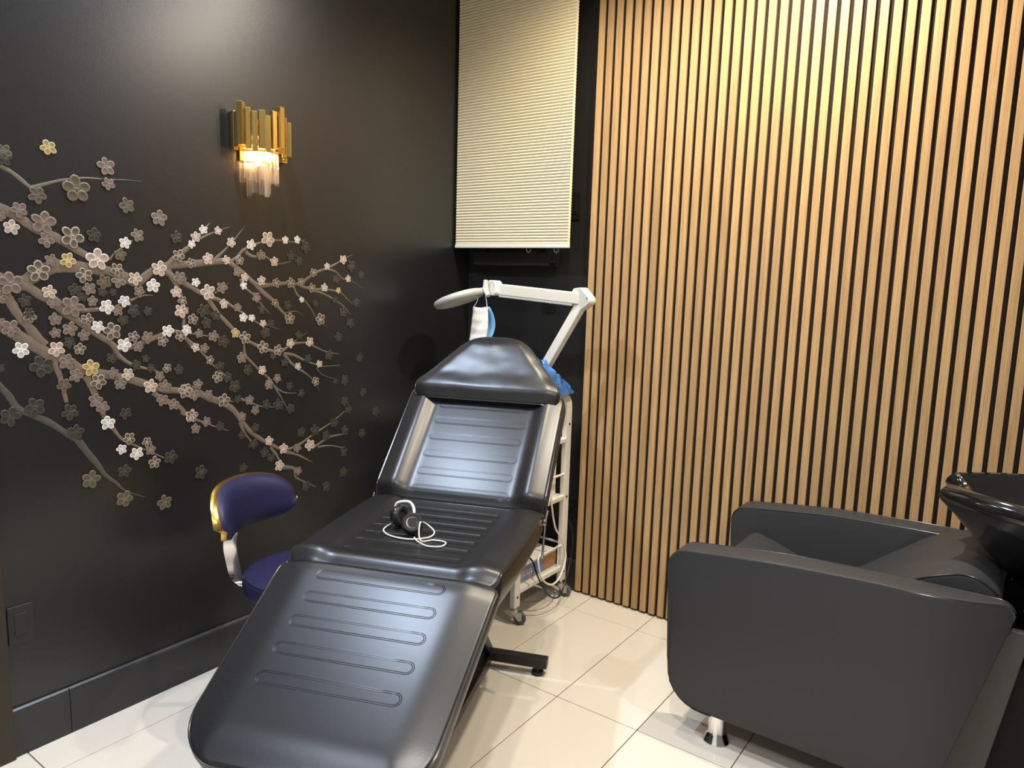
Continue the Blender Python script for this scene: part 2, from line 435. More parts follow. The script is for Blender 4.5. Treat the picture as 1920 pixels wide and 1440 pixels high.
    (-1.6, 0.869, 0.017, 'O'), (-1.589, 0.842, 0.018, 'P'), (-1.578, 0.798, 0.021, 'O'), (-1.523, 0.805, 0.024, 'D'), (-1.675, 0.788, 0.022, 'D'), (-1.775, 0.782, 0.029, 'B'),
    (-1.679, 0.699, 0.027, 'B'), (-1.55, 0.656, 0.026, 'B'), (-1.994, 1.143, 0.012, 'D'), (-1.962, 1.251, 0.025, 'P'), (-1.986, 1.269, 0.014, 'P'),
]
BRANCHES = [
    ('A', 0.0079, 0.0059, [(-1.977, 1.695), (-1.959, 1.686), (-1.929, 1.67), (-1.891, 1.638)]),
    ('A', 0.0063, 0.0005, [(-1.891, 1.636), (-1.865, 1.646), (-1.823, 1.662), (-1.788, 1.672), (-1.744, 1.681), (-1.684, 1.684), (-1.633, 1.689), (-1.58, 1.691)]),
    ('T', 0.0166, 0.0105, [(-1.99, 1.587), (-1.966, 1.575), (-1.923, 1.554), (-1.886, 1.528), (-1.839, 1.509), (-1.798, 1.485), (-1.756, 1.46), (-1.726, 1.446)]),
    ('T', 0.022, 0.012, [(-1.921, 1.38), (-1.883, 1.403), (-1.844, 1.423), (-1.801, 1.424), (-1.754, 1.421), (-1.705, 1.417), (-1.658, 1.404), (-1.623, 1.384), (-1.602, 1.384), (-1.563, 1.414), (-1.532, 1.428), (-1.492, 1.437), (-1.423, 1.444), (-1.325, 1.456), (-1.28, 1.457)]),
    ('T', 0.0228, 0.0105, [(-2.003, 1.394), (-1.978, 1.387), (-1.954, 1.373), (-1.915, 1.366), (-1.883, 1.343), (-1.843, 1.321), (-1.808, 1.301)]),
    ('T', 0.008, 0.0056, [(-1.808, 1.299), (-1.779, 1.296), (-1.726, 1.299), (-1.679, 1.301), (-1.663, 1.315)]),
    ('T', 0.0191, 0.0031, [(-1.861, 1.336), (-1.842, 1.319), (-1.816, 1.289), (-1.773, 1.257), (-1.741, 1.229), (-1.691, 1.191), (-1.675, 1.158), (-1.64, 1.127), (-1.594, 1.109), (-1.556, 1.097)]),
    ('T', 0.0113, 0.0059, [(-1.687, 1.182), (-1.642, 1.179), (-1.59, 1.195), (-1.536, 1.213), (-1.491, 1.223), (-1.461, 1.207), (-1.431, 1.166)]),
    ('A', 0.0049, 0.0009, [(-1.63, 1.324), (-1.596, 1.339), (-1.557, 1.341)]),
    ('A', 0.0032, 0.002, [(-1.688, 1.447), (-1.671, 1.468), (-1.65, 1.485), (-1.613, 1.511)]),
    ('T', 0.0157, 0.014, [(-1.997, 1.383), (-1.98, 1.362), (-1.957, 1.322), (-1.943, 1.292), (-1.925, 1.266), (-1.897, 1.223), (-1.878, 1.199)]),
    ('T', 0.02, 0.012, [(-2.006, 1.273), (-1.986, 1.261), (-1.952, 1.235), (-1.91, 1.203), (-1.866, 1.171), (-1.824, 1.151), (-1.78, 1.121), (-1.722, 1.102), (-1.665, 1.087), (-1.605, 1.063), (-1.538, 1.036), (-1.488, 1.026), (-1.439, 1.011)]),
    ('T', 0.015, 0.0015, [(-1.444, 1.028), (-1.386, 0.993), (-1.342, 0.972), (-1.291, 0.94), (-1.257, 0.897), (-1.221, 0.848), (-1.172, 0.807), (-1.121, 0.775), (-1.069, 0.749), (-0.999, 0.76), (-0.949, 0.782), (-0.882, 0.808), (-0.829, 0.83), (-0.766, 0.865)]),
    ('T', 0.0101, 0.0056, [(-1.863, 1.162), (-1.846, 1.113), (-1.837, 1.064), (-1.831, 1.028)]),
    ('T', 0.0135, 0.0018, [(-1.773, 1.102), (-1.758, 1.065), (-1.743, 1.022), (-1.728, 0.974), (-1.704, 0.933), (-1.674, 0.89), (-1.615, 0.851), (-1.543, 0.806)]),
    ('T', 0.01, 0.0075, [(-1.573, 1.03), (-1.54, 1.002), (-1.49, 0.976), (-1.455, 0.931)]),
    ('T', 0.0088, 0.0008, [(-1.479, 0.954), (-1.448, 0.929), (-1.406, 0.908), (-1.362, 0.886), (-1.305, 0.861)]),
    ('E', 0.0104, 0.01, [(-2.01, 1.112), (-1.997, 1.094), (-1.977, 1.063), (-1.958, 1.027), (-1.918, 1), (-1.878, 0.973), (-1.836, 0.935), (-1.804, 0.907)]),
    ('E', 0.0131, 0.0011, [(-1.804, 0.907), (-1.777, 0.861), (-1.753, 0.824), (-1.733, 0.787), (-1.703, 0.757), (-1.673, 0.722), (-1.613, 0.688)]),
    ('T', 0.0135, 0.0009, [(-1.51, 1.432), (-1.472, 1.468), (-1.435, 1.495), (-1.41, 1.522), (-1.386, 1.546), (-1.366, 1.569), (-1.353, 1.583)]),
    ('A', 0.0059, 0.0007, [(-1.396, 1.525), (-1.367, 1.54), (-1.337, 1.553), (-1.279, 1.575)]),
    ('A', 0.0063, 0.0007, [(-1.34, 1.462), (-1.309, 1.488), (-1.283, 1.512), (-1.256, 1.54), (-1.218, 1.584)]),
    ('T', 0.0081, 0.0013, [(-1.28, 1.457), (-1.253, 1.472), (-1.237, 1.491), (-1.21, 1.508), (-1.166, 1.525), (-1.121, 1.537), (-1.069, 1.54), (-1.016, 1.538), (-0.961, 1.548)]),
    ('A', 0.0072, 0.0013, [(-1.221, 1.492), (-1.189, 1.477), (-1.145, 1.481), (-1.111, 1.463), (-1.083, 1.454), (-1.029, 1.466)]),
    ('T', 0.0108, 0.0054, [(-1.285, 1.455), (-1.244, 1.426), (-1.213, 1.403), (-1.181, 1.38), (-1.147, 1.376), (-1.09, 1.381), (-1.043, 1.384), (-0.994, 1.382), (-0.963, 1.397), (-0.918, 1.424), (-0.873, 1.44)]),
    ('T', 0.0066, 0.0008, [(-0.873, 1.44), (-0.826, 1.457), (-0.785, 1.477), (-0.729, 1.503)]),
    ('A', 0.005, 0.0008, [(-0.853, 1.441), (-0.813, 1.431), (-0.779, 1.405), (-0.744, 1.401), (-0.672, 1.369)]),
    ('A', 0.007, 0.0008, [(-0.995, 1.377), (-0.932, 1.362), (-0.88, 1.362), (-0.82, 1.357), (-0.786, 1.347), (-0.751, 1.32), (-0.708, 1.292)]),
    ('A', 0.0055, 0.0008, [(-0.919, 1.357), (-0.867, 1.342), (-0.821, 1.32), (-0.772, 1.293), (-0.737, 1.26)]),
    ('A', 0.005, 0.0008, [(-1.019, 1.377), (-1.001, 1.342), (-0.964, 1.316), (-0.933, 1.28), (-0.908, 1.243), (-0.862, 1.215)]),
    ('T', 0.0115, 0.003, [(-1.181, 1.38), (-1.154, 1.352), (-1.114, 1.323), (-1.08, 1.288), (-1.051, 1.262), (-1.027, 1.246)]),
    ('A', 0.0023, 0.0005, [(-1.057, 1.275), (-1.008, 1.279), (-0.972, 1.26)]),
    ('A', 0.0063, 0.0007, [(-1.245, 1.398), (-1.23, 1.37), (-1.193, 1.342), (-1.166, 1.313), (-1.138, 1.284), (-1.121, 1.269)]),
    ('T', 0.0124, 0.0007, [(-1.519, 1.419), (-1.48, 1.395), (-1.425, 1.365), (-1.393, 1.347), (-1.344, 1.329), (-1.304, 1.315), (-1.253, 1.286), (-1.211, 1.261), (-1.168, 1.236), (-1.128, 1.227), (-1.082, 1.213)]),
    ('T', 0.009, 0.0054, [(-1.369, 1.329), (-1.341, 1.288), (-1.306, 1.25), (-1.271, 1.216), (-1.235, 1.186), (-1.197, 1.165), (-1.158, 1.148), (-1.113, 1.133), (-1.072, 1.133), (-1.029, 1.155), (-0.96, 1.157)]),
    ('A', 0.006, 0.0008, [(-0.96, 1.157), (-0.922, 1.139), (-0.87, 1.117), (-0.802, 1.102)]),
    ('A', 0.0027, 0.0005, [(-1.344, 1.347), (-1.318, 1.361), (-1.289, 1.384)]),
    ('T', 0.0054, 0.0041, [(-1.235, 1.172), (-1.231, 1.128), (-1.199, 1.092), (-1.166, 1.06), (-1.133, 1.032), (-1.116, 1.01)]),
    ('A', 0.005, 0.0011, [(-1.116, 1.007), (-1.091, 0.97), (-1.059, 0.915)]),
    ('A', 0.0039, 0.0011, [(-1.116, 1.007), (-1.071, 0.974), (-1.01, 0.964)]),
    ('A', 0.0071, 0.0011, [(-1.068, 1.121), (-1.021, 1.112), (-0.966, 1.085), (-0.923, 1.07), (-0.887, 1.058), (-0.796, 1.055)]),
    ('A', 0.0024, 0.0009, [(-0.916, 1.057), (-0.887, 1.025), (-0.819, 1.001)]),
    ('A', 0.0071, 0.0008, [(-1.068, 1.121), (-1.035, 1.084), (-1.001, 1.059), (-0.96, 1.032), (-0.924, 0.999), (-0.899, 0.961)]),
    ('A', 0.0027, 0.0005, [(-1.02, 1.163), (-0.992, 1.178), (-0.957, 1.197)]),
    ('T', 0.0108, 0.0068, [(-1.51, 1.428), (-1.481, 1.377), (-1.464, 1.33), (-1.457, 1.277)]),
    ('T', 0.0068, 0.0032, [(-1.457, 1.277), (-1.458, 1.259), (-1.457, 1.206), (-1.423, 1.173), (-1.386, 1.134), (-1.357, 1.1), (-1.312, 1.059)]),
    ('A', 0.003, 0.002, [(-1.437, 1.213), (-1.373, 1.202), (-1.335, 1.195)]),
    ('T', 0.0055, 0.0011, [(-1.255, 0.97), (-1.213, 0.951), (-1.169, 0.932), (-1.105, 0.921)]),
    ('A', 0.0061, 0.0028, [(-1.263, 0.887), (-1.24, 0.84), (-1.21, 0.802)]),
    ('A', 0.0084, 0.0006, [(-1.069, 0.743), (-1.014, 0.721), (-0.972, 0.696), (-0.936, 0.674)]),
    ('A', 0.0061, 0.005, [(-1.135, 0.772), (-1.109, 0.739), (-1.096, 0.713)]),
    ('A', 0.0096, 0.0012, [(-1.083, 0.684), (-1.029, 0.668), (-1.022, 0.634), (-0.987, 0.608), (-0.922, 0.57)]),
    ('A', 0.0072, 0.003, [(-0.942, 0.732), (-0.898, 0.749), (-0.845, 0.765), (-0.758, 0.764)]),
    ('A', 0.0049, 0.0026, [(-0.913, 0.733), (-0.853, 0.729), (-0.782, 0.708)]),
    ('T', 0.0045, 0.001, [(-1.302, 0.968), (-1.284, 0.964)]),
]

# ================================================================ the setting
XR, YR = 3.50, -4.25
floor = box('floor', (0, YR, -0.10), (XR, 0.03, -0.004), M_GROUT)
tag(floor, 'cream rectangular porcelain tile floor', kind='structure')
bpy.context.view_layer.update()
TW, TL, G = 0.3055, 0.6155, 0.0032
tile_cache = {}
x = 0.774 - 3 * TW
while x < XR:
    x0, x1 = max(x, 0.0), min(x + TW, XR)
    if x1 - x0 > 0.02:
        y = 0.463
        while y > YR:
            y1, y0 = min(y, 0.021), max(y - TL, YR)
            if y1 - y0 > 0.02:
                key = (round(x1 - x0, 4), round(y1 - y0, 4))
                if key not in tile_cache:
                    t = box('tile', (x0 + G / 2, y0 + G / 2, -0.006), (x1 - G / 2, y1 - G / 2, 0.0), M_TILE, floor, 0.0012, 1)
                    tile_cache[key] = t
                else:
                    t = tile_cache[key].copy()
                    t.location = ((x0 + x1) / 2, (y0 + y1) / 2, -0.003)
                    COL.objects.link(t)
            y -= TL
    x += TW

wl = box('wall_left', (-0.12, YR, 0), (0.0, 0.141, CEIL), M_WALL)
tag(wl, 'black eggshell painted wall behind the blossom mural', kind='structure')
wb = box('wall_back', (0.0, 0.021, 0), (XR, 0.141, CEIL), M_BACKWALL)
tag(wb, 'black painted back wall clad with vertical oak slats', kind='structure')
wr = box('wall_right', (XR, YR, 0), (XR + 0.12, 0.141, CEIL), mat('charcoal_wall_paint', (0.12, 0.12, 0.125), 0.6))
tag(wr, 'plain charcoal wall beyond the wash basin', kind='structure')
wq = box('wall_rear', (-0.12, YR - 0.12, 0), (XR + 0.12, YR, CEIL), M_REAR)
tag(wq, 'plain light wall behind the viewer', kind='structure')
ce = box('ceiling', (-0.12, YR - 0.12, CEIL), (XR + 0.12, 0.141, CEIL + 0.1), M_CEIL)
tag(ce, 'flat white ceiling with recessed downlights', kind='structure')
bpy.context.view_layer.update()

# slats and their felt backing
felt = box('felt_backing', (0.680, 0.012, 0.004), (XR, 0.021, CEIL), M_FELT, wb)
SP, SW = 0.04109, 0.0270
s0 = None
for i in range(int((XR - 0.684) / SP)):
    x = 0.684 + i * SP
    if s0 is None:
        s0 = box('slat', (x, 0.0, 0.010), (x + SW, 0.012, CEIL - 0.002), M_WOOD, wb, 0.0012, 1)
        c0 = s0.location.copy()
    else:
        s = s0.copy()
        s.location = c0 + Vector((i * SP, 0, 0))
        COL.objects.link(s)

# baseboards
def baseboard(name, y0, y1, lab):
    prof = [(0, 0), (0.015, 0), (0.015, 0.137), (0.012, 0.143), (0.006, 0.147), (0, 0.147)]
    V, F = prism_vf(prof, lambda u, v, d: (u, d, v), y0, y1)
    return tag(mesh(name, V, F, M_BASE, None, False), lab, kind='structure')
baseboard('baseboard_left', -1.877, 0.0205, 'tall black baseboard along the blossom wall')
baseboard('baseboard_left', -2.03, -1.879, 'short black baseboard length next to the door casing')
V, F = prism_vf([(0.021, 0), (0.008, 0), (0.008, 0.137), (0.014, 0.147), (0.021, 0.147)], lambda u, v, d: (d, u, v), 0.0155, 0.679)
tag(mesh('baseboard_back', V, F, M_BASE), 'black baseboard behind the trolley', kind='structure')
# door casing at the left picture edge
tag(box('trim_1', (0.0005, -2.135, 0.001), (0.026, -2.032, 2.15), M_CASING, None, 0.003), 'dark brown door casing on the left wall', kind='structure')
d1 = box('door_1', (0.0005, -2.985, 0.006), (0.012, -2.138, 2.10), M_CASING, None, 0.002)
tag(d1, 'dark brown flush door beyond the casing', kind='structure')
bpy.context.view_layer.update()
lathe('door_handle', [(0.022, 0), (0.022, 0.006), (0.009, 0.008), (0.009, 0.04), (0.024, 0.045), (0.026, 0.06), (0.018, 0.068)], M_STEEL, d1, 20, (0.012, -2.91, 1.0), (1, 0, 0))

# window frame hidden behind the shade, its sill showing below
wf = thing('window_1', (0.29, 0.021, 1.475), None, None)
wf['kind'] = 'structure'; wf['label'] = 'black window frame behind the pleated shade'
g = Geo()
g.box((0.075, -0.012, 1.482), (0.125, 0.021, 2.66)); g.box((0.470, -0.012, 1.482), (0.520, 0.021, 2.66))
g.box((0.125, -0.012, 2.61), (0.470, 0.021, 2.66)); g.box((0.125, -0.012, 1.482), (0.470, 0.021, 1.532))
g.build('window_frame', M_BACKWALL, wf, False)
box('pane', (0.125, 0.008, 1.532), (0.470, 0.014, 2.61), M_GLASSW, wf)
box('window_sill', (0.070, -0.035, 1.484), (0.500, -0.0125, 1.545), M_BACKWALL, wf, 0.002)
g = Geo()
for cx in (0.508, 0.522):
    g.add(*lathe_vf([(0.0042, 0), (0.0042, 0.006), (0.002, 0.008)], 10, (cx, -0.02, 1.503), (0, -1, 0)))
g.box((0.500, -0.021, 1.492), (0.531, -0.0125, 1.535))
g.build('window_latch', M_BLKPLAST, wf)

# ================================================================ ceiling downlights
for i, (lx, ly, lc, lw, cone, lab) in enumerate(DOWNLIGHTS):
    t = thing('recessed_downlight', (lx, ly, CEIL), lab, 'ceiling light', 'recessed ceiling downlights')
    lathe('trim_ring', [(0.040, -0.002), (0.055, -0.006), (0.060, -0.004), (0.060, 0.0), (0.040, 0.0)], M_WPLAST, t, 32, (lx, ly, CEIL))
    lathe('lens', [(0.038, -0.0025), (0.038, 0.0), (0.001, 0.0)], mat('lens_glow_%d' % i, lc, 0.5, emit=lc, es=12), t, 24, (lx, ly, CEIL))
    ld = bpy.data.lights.new('downlight_beam', 'SPOT')
    ld.energy = lw; ld.color = lc; ld.spot_size = R(cone); ld.spot_blend = 0.9; ld.shadow_soft_size = 0.035
    lo = bpy.data.objects.new('downlight_beam', ld)
    lo.location = (lx, ly, CEIL - 0.012)
    link(lo, t)

# ================================================================ blossom mural
mural = thing('blossom_mural', (0, -1.35, 0.6), 'hand painted mural of pale blossoming branches on the black wall', 'mural')
BR_M = {'T': mat('taupe_branch_paint', (0.17, 0.130, 0.096), 0.55, vary=(55, (0.105, 0.08, 0.06))),
        'A': mat('ash_branch_paint', (0.16, 0.138, 0.106), 0.55, vary=(55, (0.10, 0.088, 0.068))),
        'E': mat('olive_grey_branch_paint', (0.075, 0.072, 0.058), 0.55, vary=(55, (0.05, 0.048, 0.04)))}
for q, (m, w0, w1, P) in enumerate(BRANCHES):
    pts = spline([(0, a, b) for a, b in P], 5)
    n = len(pts); V, F = [], []
    hgt = 0.0006 + 0.00010 * (q % 7)
    for i, p in enumerate(pts):
        t = (pts[min(i + 1, n - 1)] - pts[max(i - 1, 0)]).normalized()
        nn = Vector((0, -t.z, t.y))
        w = (w0 + (w1 - w0) * i / (n - 1)) * (0.86 + 0.20 * noise.noise(Vector((i * 0.45, q * 3.1, 0.7))))
        w = max(w, 0.0007)
        for (s, h) in ((-1, 0.0002), (-0.8, hgt), (0, hgt + 0.0002), (0.8, hgt), (1, 0.0002)):
            V.append((h, p.y + nn.y * w * s, p.z + nn.z * w * s))
    for i in range(n - 1):
        for k in range(4):
            F.append((i * 5 + k, i * 5 + k + 1, i * 5 + k + 6, i * 5 + k + 5))
    mesh('branch', V, F, BR_M[m], mural, True)
# blossoms: body colour and rim colour by kind
FL = {'W': ((0.50, 0.47, 0.45), (0.72, 0.69, 0.65)), 'C': ((0.38, 0.30, 0.245), (0.56, 0.47, 0.39)),
      'P': ((0.155, 0.118, 0.098), (0.22, 0.17, 0.14)), 'G': ((0.34, 0.25, 0.09), (0.55, 0.45, 0.22)),
      'O': ((0.105, 0.087, 0.066), (0.34, 0.28, 0.22)), 'D': ((0.040, 0.037, 0.030), (0.060, 0.055, 0.045)),
      'B': ((0.095, 0.078, 0.053), (0.145, 0.122, 0.082))}
def blossom_mesh(kind, var):
    rnd = random.Random(var * 13 + ord(kind))
    V, F, M = [], [], []
    def ring(c, rx, ry, ang, prof, zo):
        n = 10; b = len(V)
        ca, sa = math.cos(ang), math.sin(ang)
        for (rr, h) in prof:
            for k in range(n):
                th = 2 * PI * k / n
                u, v = rx * rr * math.cos(th), ry * rr * math.sin(th)
                V.append((h + zo, c[0] + u * ca - v * sa, c[1] + u * sa + v * ca))
        V.append((prof[-1][1] * 0.8 + zo, c[0], c[1]))
        for i in range(len(prof) - 1):
            for k in range(n):
                F.append((b + i * n + k, b + i * n + (k + 1) % n, b + (i + 1) * n + (k + 1) % n, b + (i + 1) * n + k))
                M.append(1 if i < 2 else 0)
        e = b + (len(prof) - 1) * n
        for k in range(n):
            F.append((e + k, e + (k + 1) % n, b + len(prof) * n)); M.append(0)
    for j in range(5):
        a = 2 * PI * j / 5 + rnd.uniform(-0.13, 0.13)
        d = 0.56 * rnd.uniform(0.93, 1.05)
        ring((d * math.cos(a), d * math.sin(a)), 0.45 * rnd.uniform(0.92, 1.06), 0.37 * rnd.uniform(0.92, 1.1), a,
             [(1.0, 0.012), (0.93, 0.085), (0.72, 0.075), (0.40, 0.035)], 0.012 * j)
    ring((0, 0), 0.17, 0.17, 0, [(1.0, 0.02), (0.8, 0.12), (0.4, 0.13)], 0.02)
    me = bpy.data.meshes.new('blossom')
    me.from_pydata(V, [], F)
    c1, c2 = FL[kind]
    me.materials.append(mat('petal_%s' % kind, c1, 0.35, vary=(24, tuple(x * 0.72 for x in c1))))
    me.materials.append(mat('petal_rim_%s' % kind, c2, 0.30))
    for p, i in zip(me.polygons, M):
        p.material_index = i; p.use_smooth = True
    bm = bmesh.new(); bm.from_mesh(me); bmesh.ops.recalc_face_normals(bm, faces=bm.faces); bm.to_mesh(me); bm.free()
    return me
BM = {k: [blossom_mesh(k, v) for v in range(4)] for k in FL}
for i, (by, bz, br, k) in enumerate(BLOSSOMS):
    o = bpy.data.objects.new('blossom', BM[k][i % 4])
    o.location = (0.0018 + 0.0002 * (i % 5), by, bz)
    o.scale = (br * 0.5, br * 1.02, br * 1.02)
    o.rotation_euler = (random.uniform(0, 2 * PI), 0, 0)
    link(o, mural)

# ================================================================ brass and crystal wall sconce
SY = -1.170
sc = thing('wall_sconce', (0.0, SY, 1.68), 'lit brass tube wall sconce with hanging crystal rods', 'wall lamp')
box('back_plate', (0.0005, SY - 0.07, 1.80), (0.012, SY + 0.07, 1.95), M_BRASS, sc, 0.003)
g = Geo()
g.tube([(0.012, SY, 1.86), (0.05, SY, 1.86)], 0.008, 10)
g.tube([(0.05 * 0 + 0.10 * math.cos(a) * 0.86 + 0.006, SY + 0.088 * math.sin(a), 1.88) for a in [R(-88 + 16 * k) for k in range(12)]], 0.004, 8)
g.tube([(0.058 * math.cos(a) + 0.006, SY + 0.058 * math.sin(a), 1.835) for a in [R(-88 + 16 * k) for k in range(12)]], 0.003, 8)
g.tube([(0.034 * math.cos(a) + 0.006, SY + 0.034 * math.sin(a), 1.80) for a in [R(-88 + 16 * k) for k in range(12)]], 0.003, 8)
g.tube([(0.03, SY, 1.86), (0.03, SY, 1.795)], 0.004, 8)
g.tube([(0.092, SY, 1.88), (0.012, SY, 1.88)], 0.004, 8)
g.build('inner_frame', M_BRASS, sc)
tops = [1.960, 1.955, 1.985, 1.968, 1.957, 1.962, 1.950, 1.966, 1.984, 1.972, 1.950, 1.945, 1.966, 1.940, 1.948]
bots = [1.832, 1.840, 1.845, 1.834, 1.826, 1.836, 1.828, 1.840, 1.846, 1.832, 1.822, 1.828, 1.838, 1.820, 1.815]
NT = 15
for k in range(NT):
    a = R(-90 + 180 * k / (NT - 1))
    rad = 0.098 + (0.008 if k % 3 == 2 else -0.004 if k % 3 == 0 else 0.0)
    cx, cy = 0.014 + rad * 0.92 * math.cos(a), SY + rad * 0.98 * math.sin(a)
    w = 0.0105 if k % 3 == 2 else 0.0085
    e1 = Vector((math.cos(a), math.sin(a), 0)); e2 = Vector((-math.sin(a), math.cos(a), 0))
    poly = [(-w, -w), (w, -w), (w, w), (-w, w)]
    V, F = prism_vf(poly, lambda u, v, d: Vector((cx, cy, d)) + e1 * u + e2 * v, bots[k], tops[k])
    mesh('brass_tube', V, F, M_BRASS, sc, False, 0.0008, 1)
def rods(name, rad, n, z0, z1, w):
    for k in range(n):
        a = R(-84 + 168 * k / (n - 1))
        cx, cy = 0.008 + rad * math.cos(a), SY + rad * math.sin(a)
        e1 = Vector((math.cos(a), math.sin(a), 0)); e2 = Vector((-math.sin(a), math.cos(a), 0))
        poly = [(-w, -w * 0.7), (0, -w), (w, -w * 0.7), (w, w * 0.7), (0, w), (-w, w * 0.7)]
        dz = 0.006 * ((k * 5) % 3 - 1)
        V, F = prism_vf(poly, lambda u, v, d: Vector((cx, cy, d)) + e1 * u * 0.7 + e2 * v, z0 + dz, z1)
        mesh(name, V, F, M_GLASS, sc, False)
rods('crystal_rod', 0.066, 11, 1.735, 1.842, 0.0090)
rods('crystal_rod', 0.038, 6, 1.690, 1.802, 0.0085)
for dy in (-0.032, 0.0, 0.032):
    b = lathe('bulb', [(0.004, 0.0), (0.009, 0.006), (0.010, 0.016), (0.006, 0.028), (0.001, 0.033)], M_BULB, sc, 14, (0.032, SY + dy, 1.840), (0, 0, -1))
pl = bpy.data.lights.new('sconce_glow', 'POINT')
pl.energy = 3.2; pl.color = (1.0, 0.58, 0.24); pl.shadow_soft_size = 0.012
po = bpy.data.objects.new('sconce_glow', pl); po.location = (0.030, SY - 0.01, 1.802); link(po, sc)

# ================================================================ pleated shade
ps = thing('pleated_shade', (0.32, -0.09, 1.56), 'cream pleated window shade lowered over the dark window', 'window shade')
X0, X1, ZB, ZT = 0.012, 0.634, 1.575, 2.740
PITCHZ = 0.0127
nP = int((ZT - ZB) / PITCHZ)
V, F = [], []
prof = []
for i in range(nP):
    z = ZB + i * PITCHZ
    for (fz, d) in ((0.0, 0.0), (0.12, 0.0035), (0.5, 0.0062), (0.88, 0.0035)):
        prof.append((-0.093 - d, z + fz * PITCHZ))
prof.append((-0.093, ZB + nP * PITCHZ))
back = [(-0.083 + (-0.093 - y) * 0.8, z) for y, z in reversed(prof)]
full = prof + back
n = len(full)
h = len(prof)
for xx in (X0, X1):
    V += [(xx, y, z) for y, z in full]
F = [(i, i + 1, n + i + 1, n + i) for i in range(h - 1)] + [(i, i + 1, n + i + 1, n + i) for i in range(h, n - 1)]
F += [(h - 1, h, n + h, n + h - 1), (n - 1, 0, n, 2 * n - 1)]
for off in (0, n):
    for i in range(h - 1):
        F.append((off + i, off + i + 1, off + n - 2 - i, off + n - 1 - i))
mesh('pleated_fabric', V, F, M_SHADE, ps, False)
box('bottom_rail', (X0 - 0.001, -0.104, 1.560), (X1 + 0.004, -0.082, 1.576), M_WPLAST, ps, 0.003)
box('head_rail', (X0 - 0.001, -0.106, 2.738), (X1 + 0.002, -0.070, 2.798), M_WPLAST, ps, 0.003)
for cx in (0.43, 0.575):
    tube('cord_loop', [(cx + 0.012 * math.cos(t), -0.092, 1.553 + 0.011 * math.sin(t)) for t in [2 * PI * k / 14 for k in range(14)]], 0.0016, M_CLEAR, ps, 6, True)

# ================================================================ outlets on the walls
def outlet_plate(name, o, e1, e2, en, w, h, lab, cat, kind, m=M_BLKPLAST):
    o, e1, e2, en = Vector(o), Vector(e1), Vector(e2), Vector(en)
    t = thing(name, o, lab, cat)
    fr = lambda u, v, d: o + e1 * u + e2 * v + en * d
    poly = round_poly([(-w / 2, -h / 2), (w / 2, -h / 2), (w / 2, h / 2), (-w / 2, h / 2)], [0.004] * 4, 3)
    V, F = prism_vf(poly, fr, 0.0005, 0.0055)
    mesh('cover_plate', V, F, m, t, True, 0.0012, 2)
    if kind == 'duplex':
        poly = round_poly([(-0.0165, -0.033), (0.0165, -0.033), (0.0165, 0.033), (-0.0165, 0.033)], [0.003] * 4, 3)
        V, F = prism_vf(poly, fr, 0.0055, 0.0075)
        rc = mesh('receptacle', V, F, m, t, True, 0.0006, 1)
        g = Geo()
        for s in (-1, 1):
            for (a, b, c, d) in ((-0.0075, -0.0055, 0.000, 0.009), (0.0055, 0.0075, 0.001, 0.008), (-0.002, 0.002, -0.009, -0.005)):
                vv = s * 0.017
                V, F = prism_vf([(a, vv + c), (b, vv + c), (b, vv + d), (a, vv + d)], fr, 0.0070, 0.0079)
                g.add(V, F)
        g.build('socket_slot', M_STITCH, rc, False)
    elif kind == 'jack':
        V, F = prism_vf([(-0.009, -0.007), (0.009, -0.007), (0.009, 0.007), (-0.009, 0.007)], fr, 0.0055, 0.010)
        mesh('jack_socket', V, F, m, t, True, 0.001, 1)
        g = Geo().add(*lathe_vf([(0.003, 0), (0.003, 0.001), (0.001, 0.002)], 8, fr(0.006, 0.014, 0.0055), en))
        g.build('screw', M_STEEL, t)
    elif kind == 'switch':
        V, F = prism_vf([(-0.016, -0.033), (0.016, -0.033), (0.016, 0.033), (-0.016, 0.033)], lambda u, v, d: fr(u, v, d + (0.004 if v > 0 and d > 0.006 else 0)), 0.0055, 0.008)
        mesh('rocker', V, F, m, t, True, 0.0012, 2)
    return t
M_BPLATE = mat('black_outlet_plastic', (0.025, 0.025, 0.026), 0.30)
outlet_plate('wall_outlet', (0, -1.990, 0.397), (0, -1, 0), (0, 0, 1), (1, 0, 0), 0.066, 0.114, 'black wall outlet above the baseboard beside the door casing', 'outlet', 'duplex', M_BPLATE)
outlet_plate('phone_jack', (0.477, 0.021, 1.303), (1, 0, 0), (0, 0, 1), (0, -1, 0), 0.062, 0.052, 'small black wall jack under the lamp arm', 'wall jack', 'jack')
outlet_plate('wall_switch', (0.590, 0.021, 1.745), (1, 0, 0), (0, 0, 1), (0, -1, 0), 0.062, 0.114, 'black wall switch beside the pleated shade', 'switch', 'switch')
outlet_plate('wall_outlet', (0.636, 0.021, 0.410), (1, 0, 0), (0, 0, 1), (0, -1, 0), 0.066, 0.120, 'black wall outlet behind the trolley with a plugged cable', 'outlet', 'duplex')

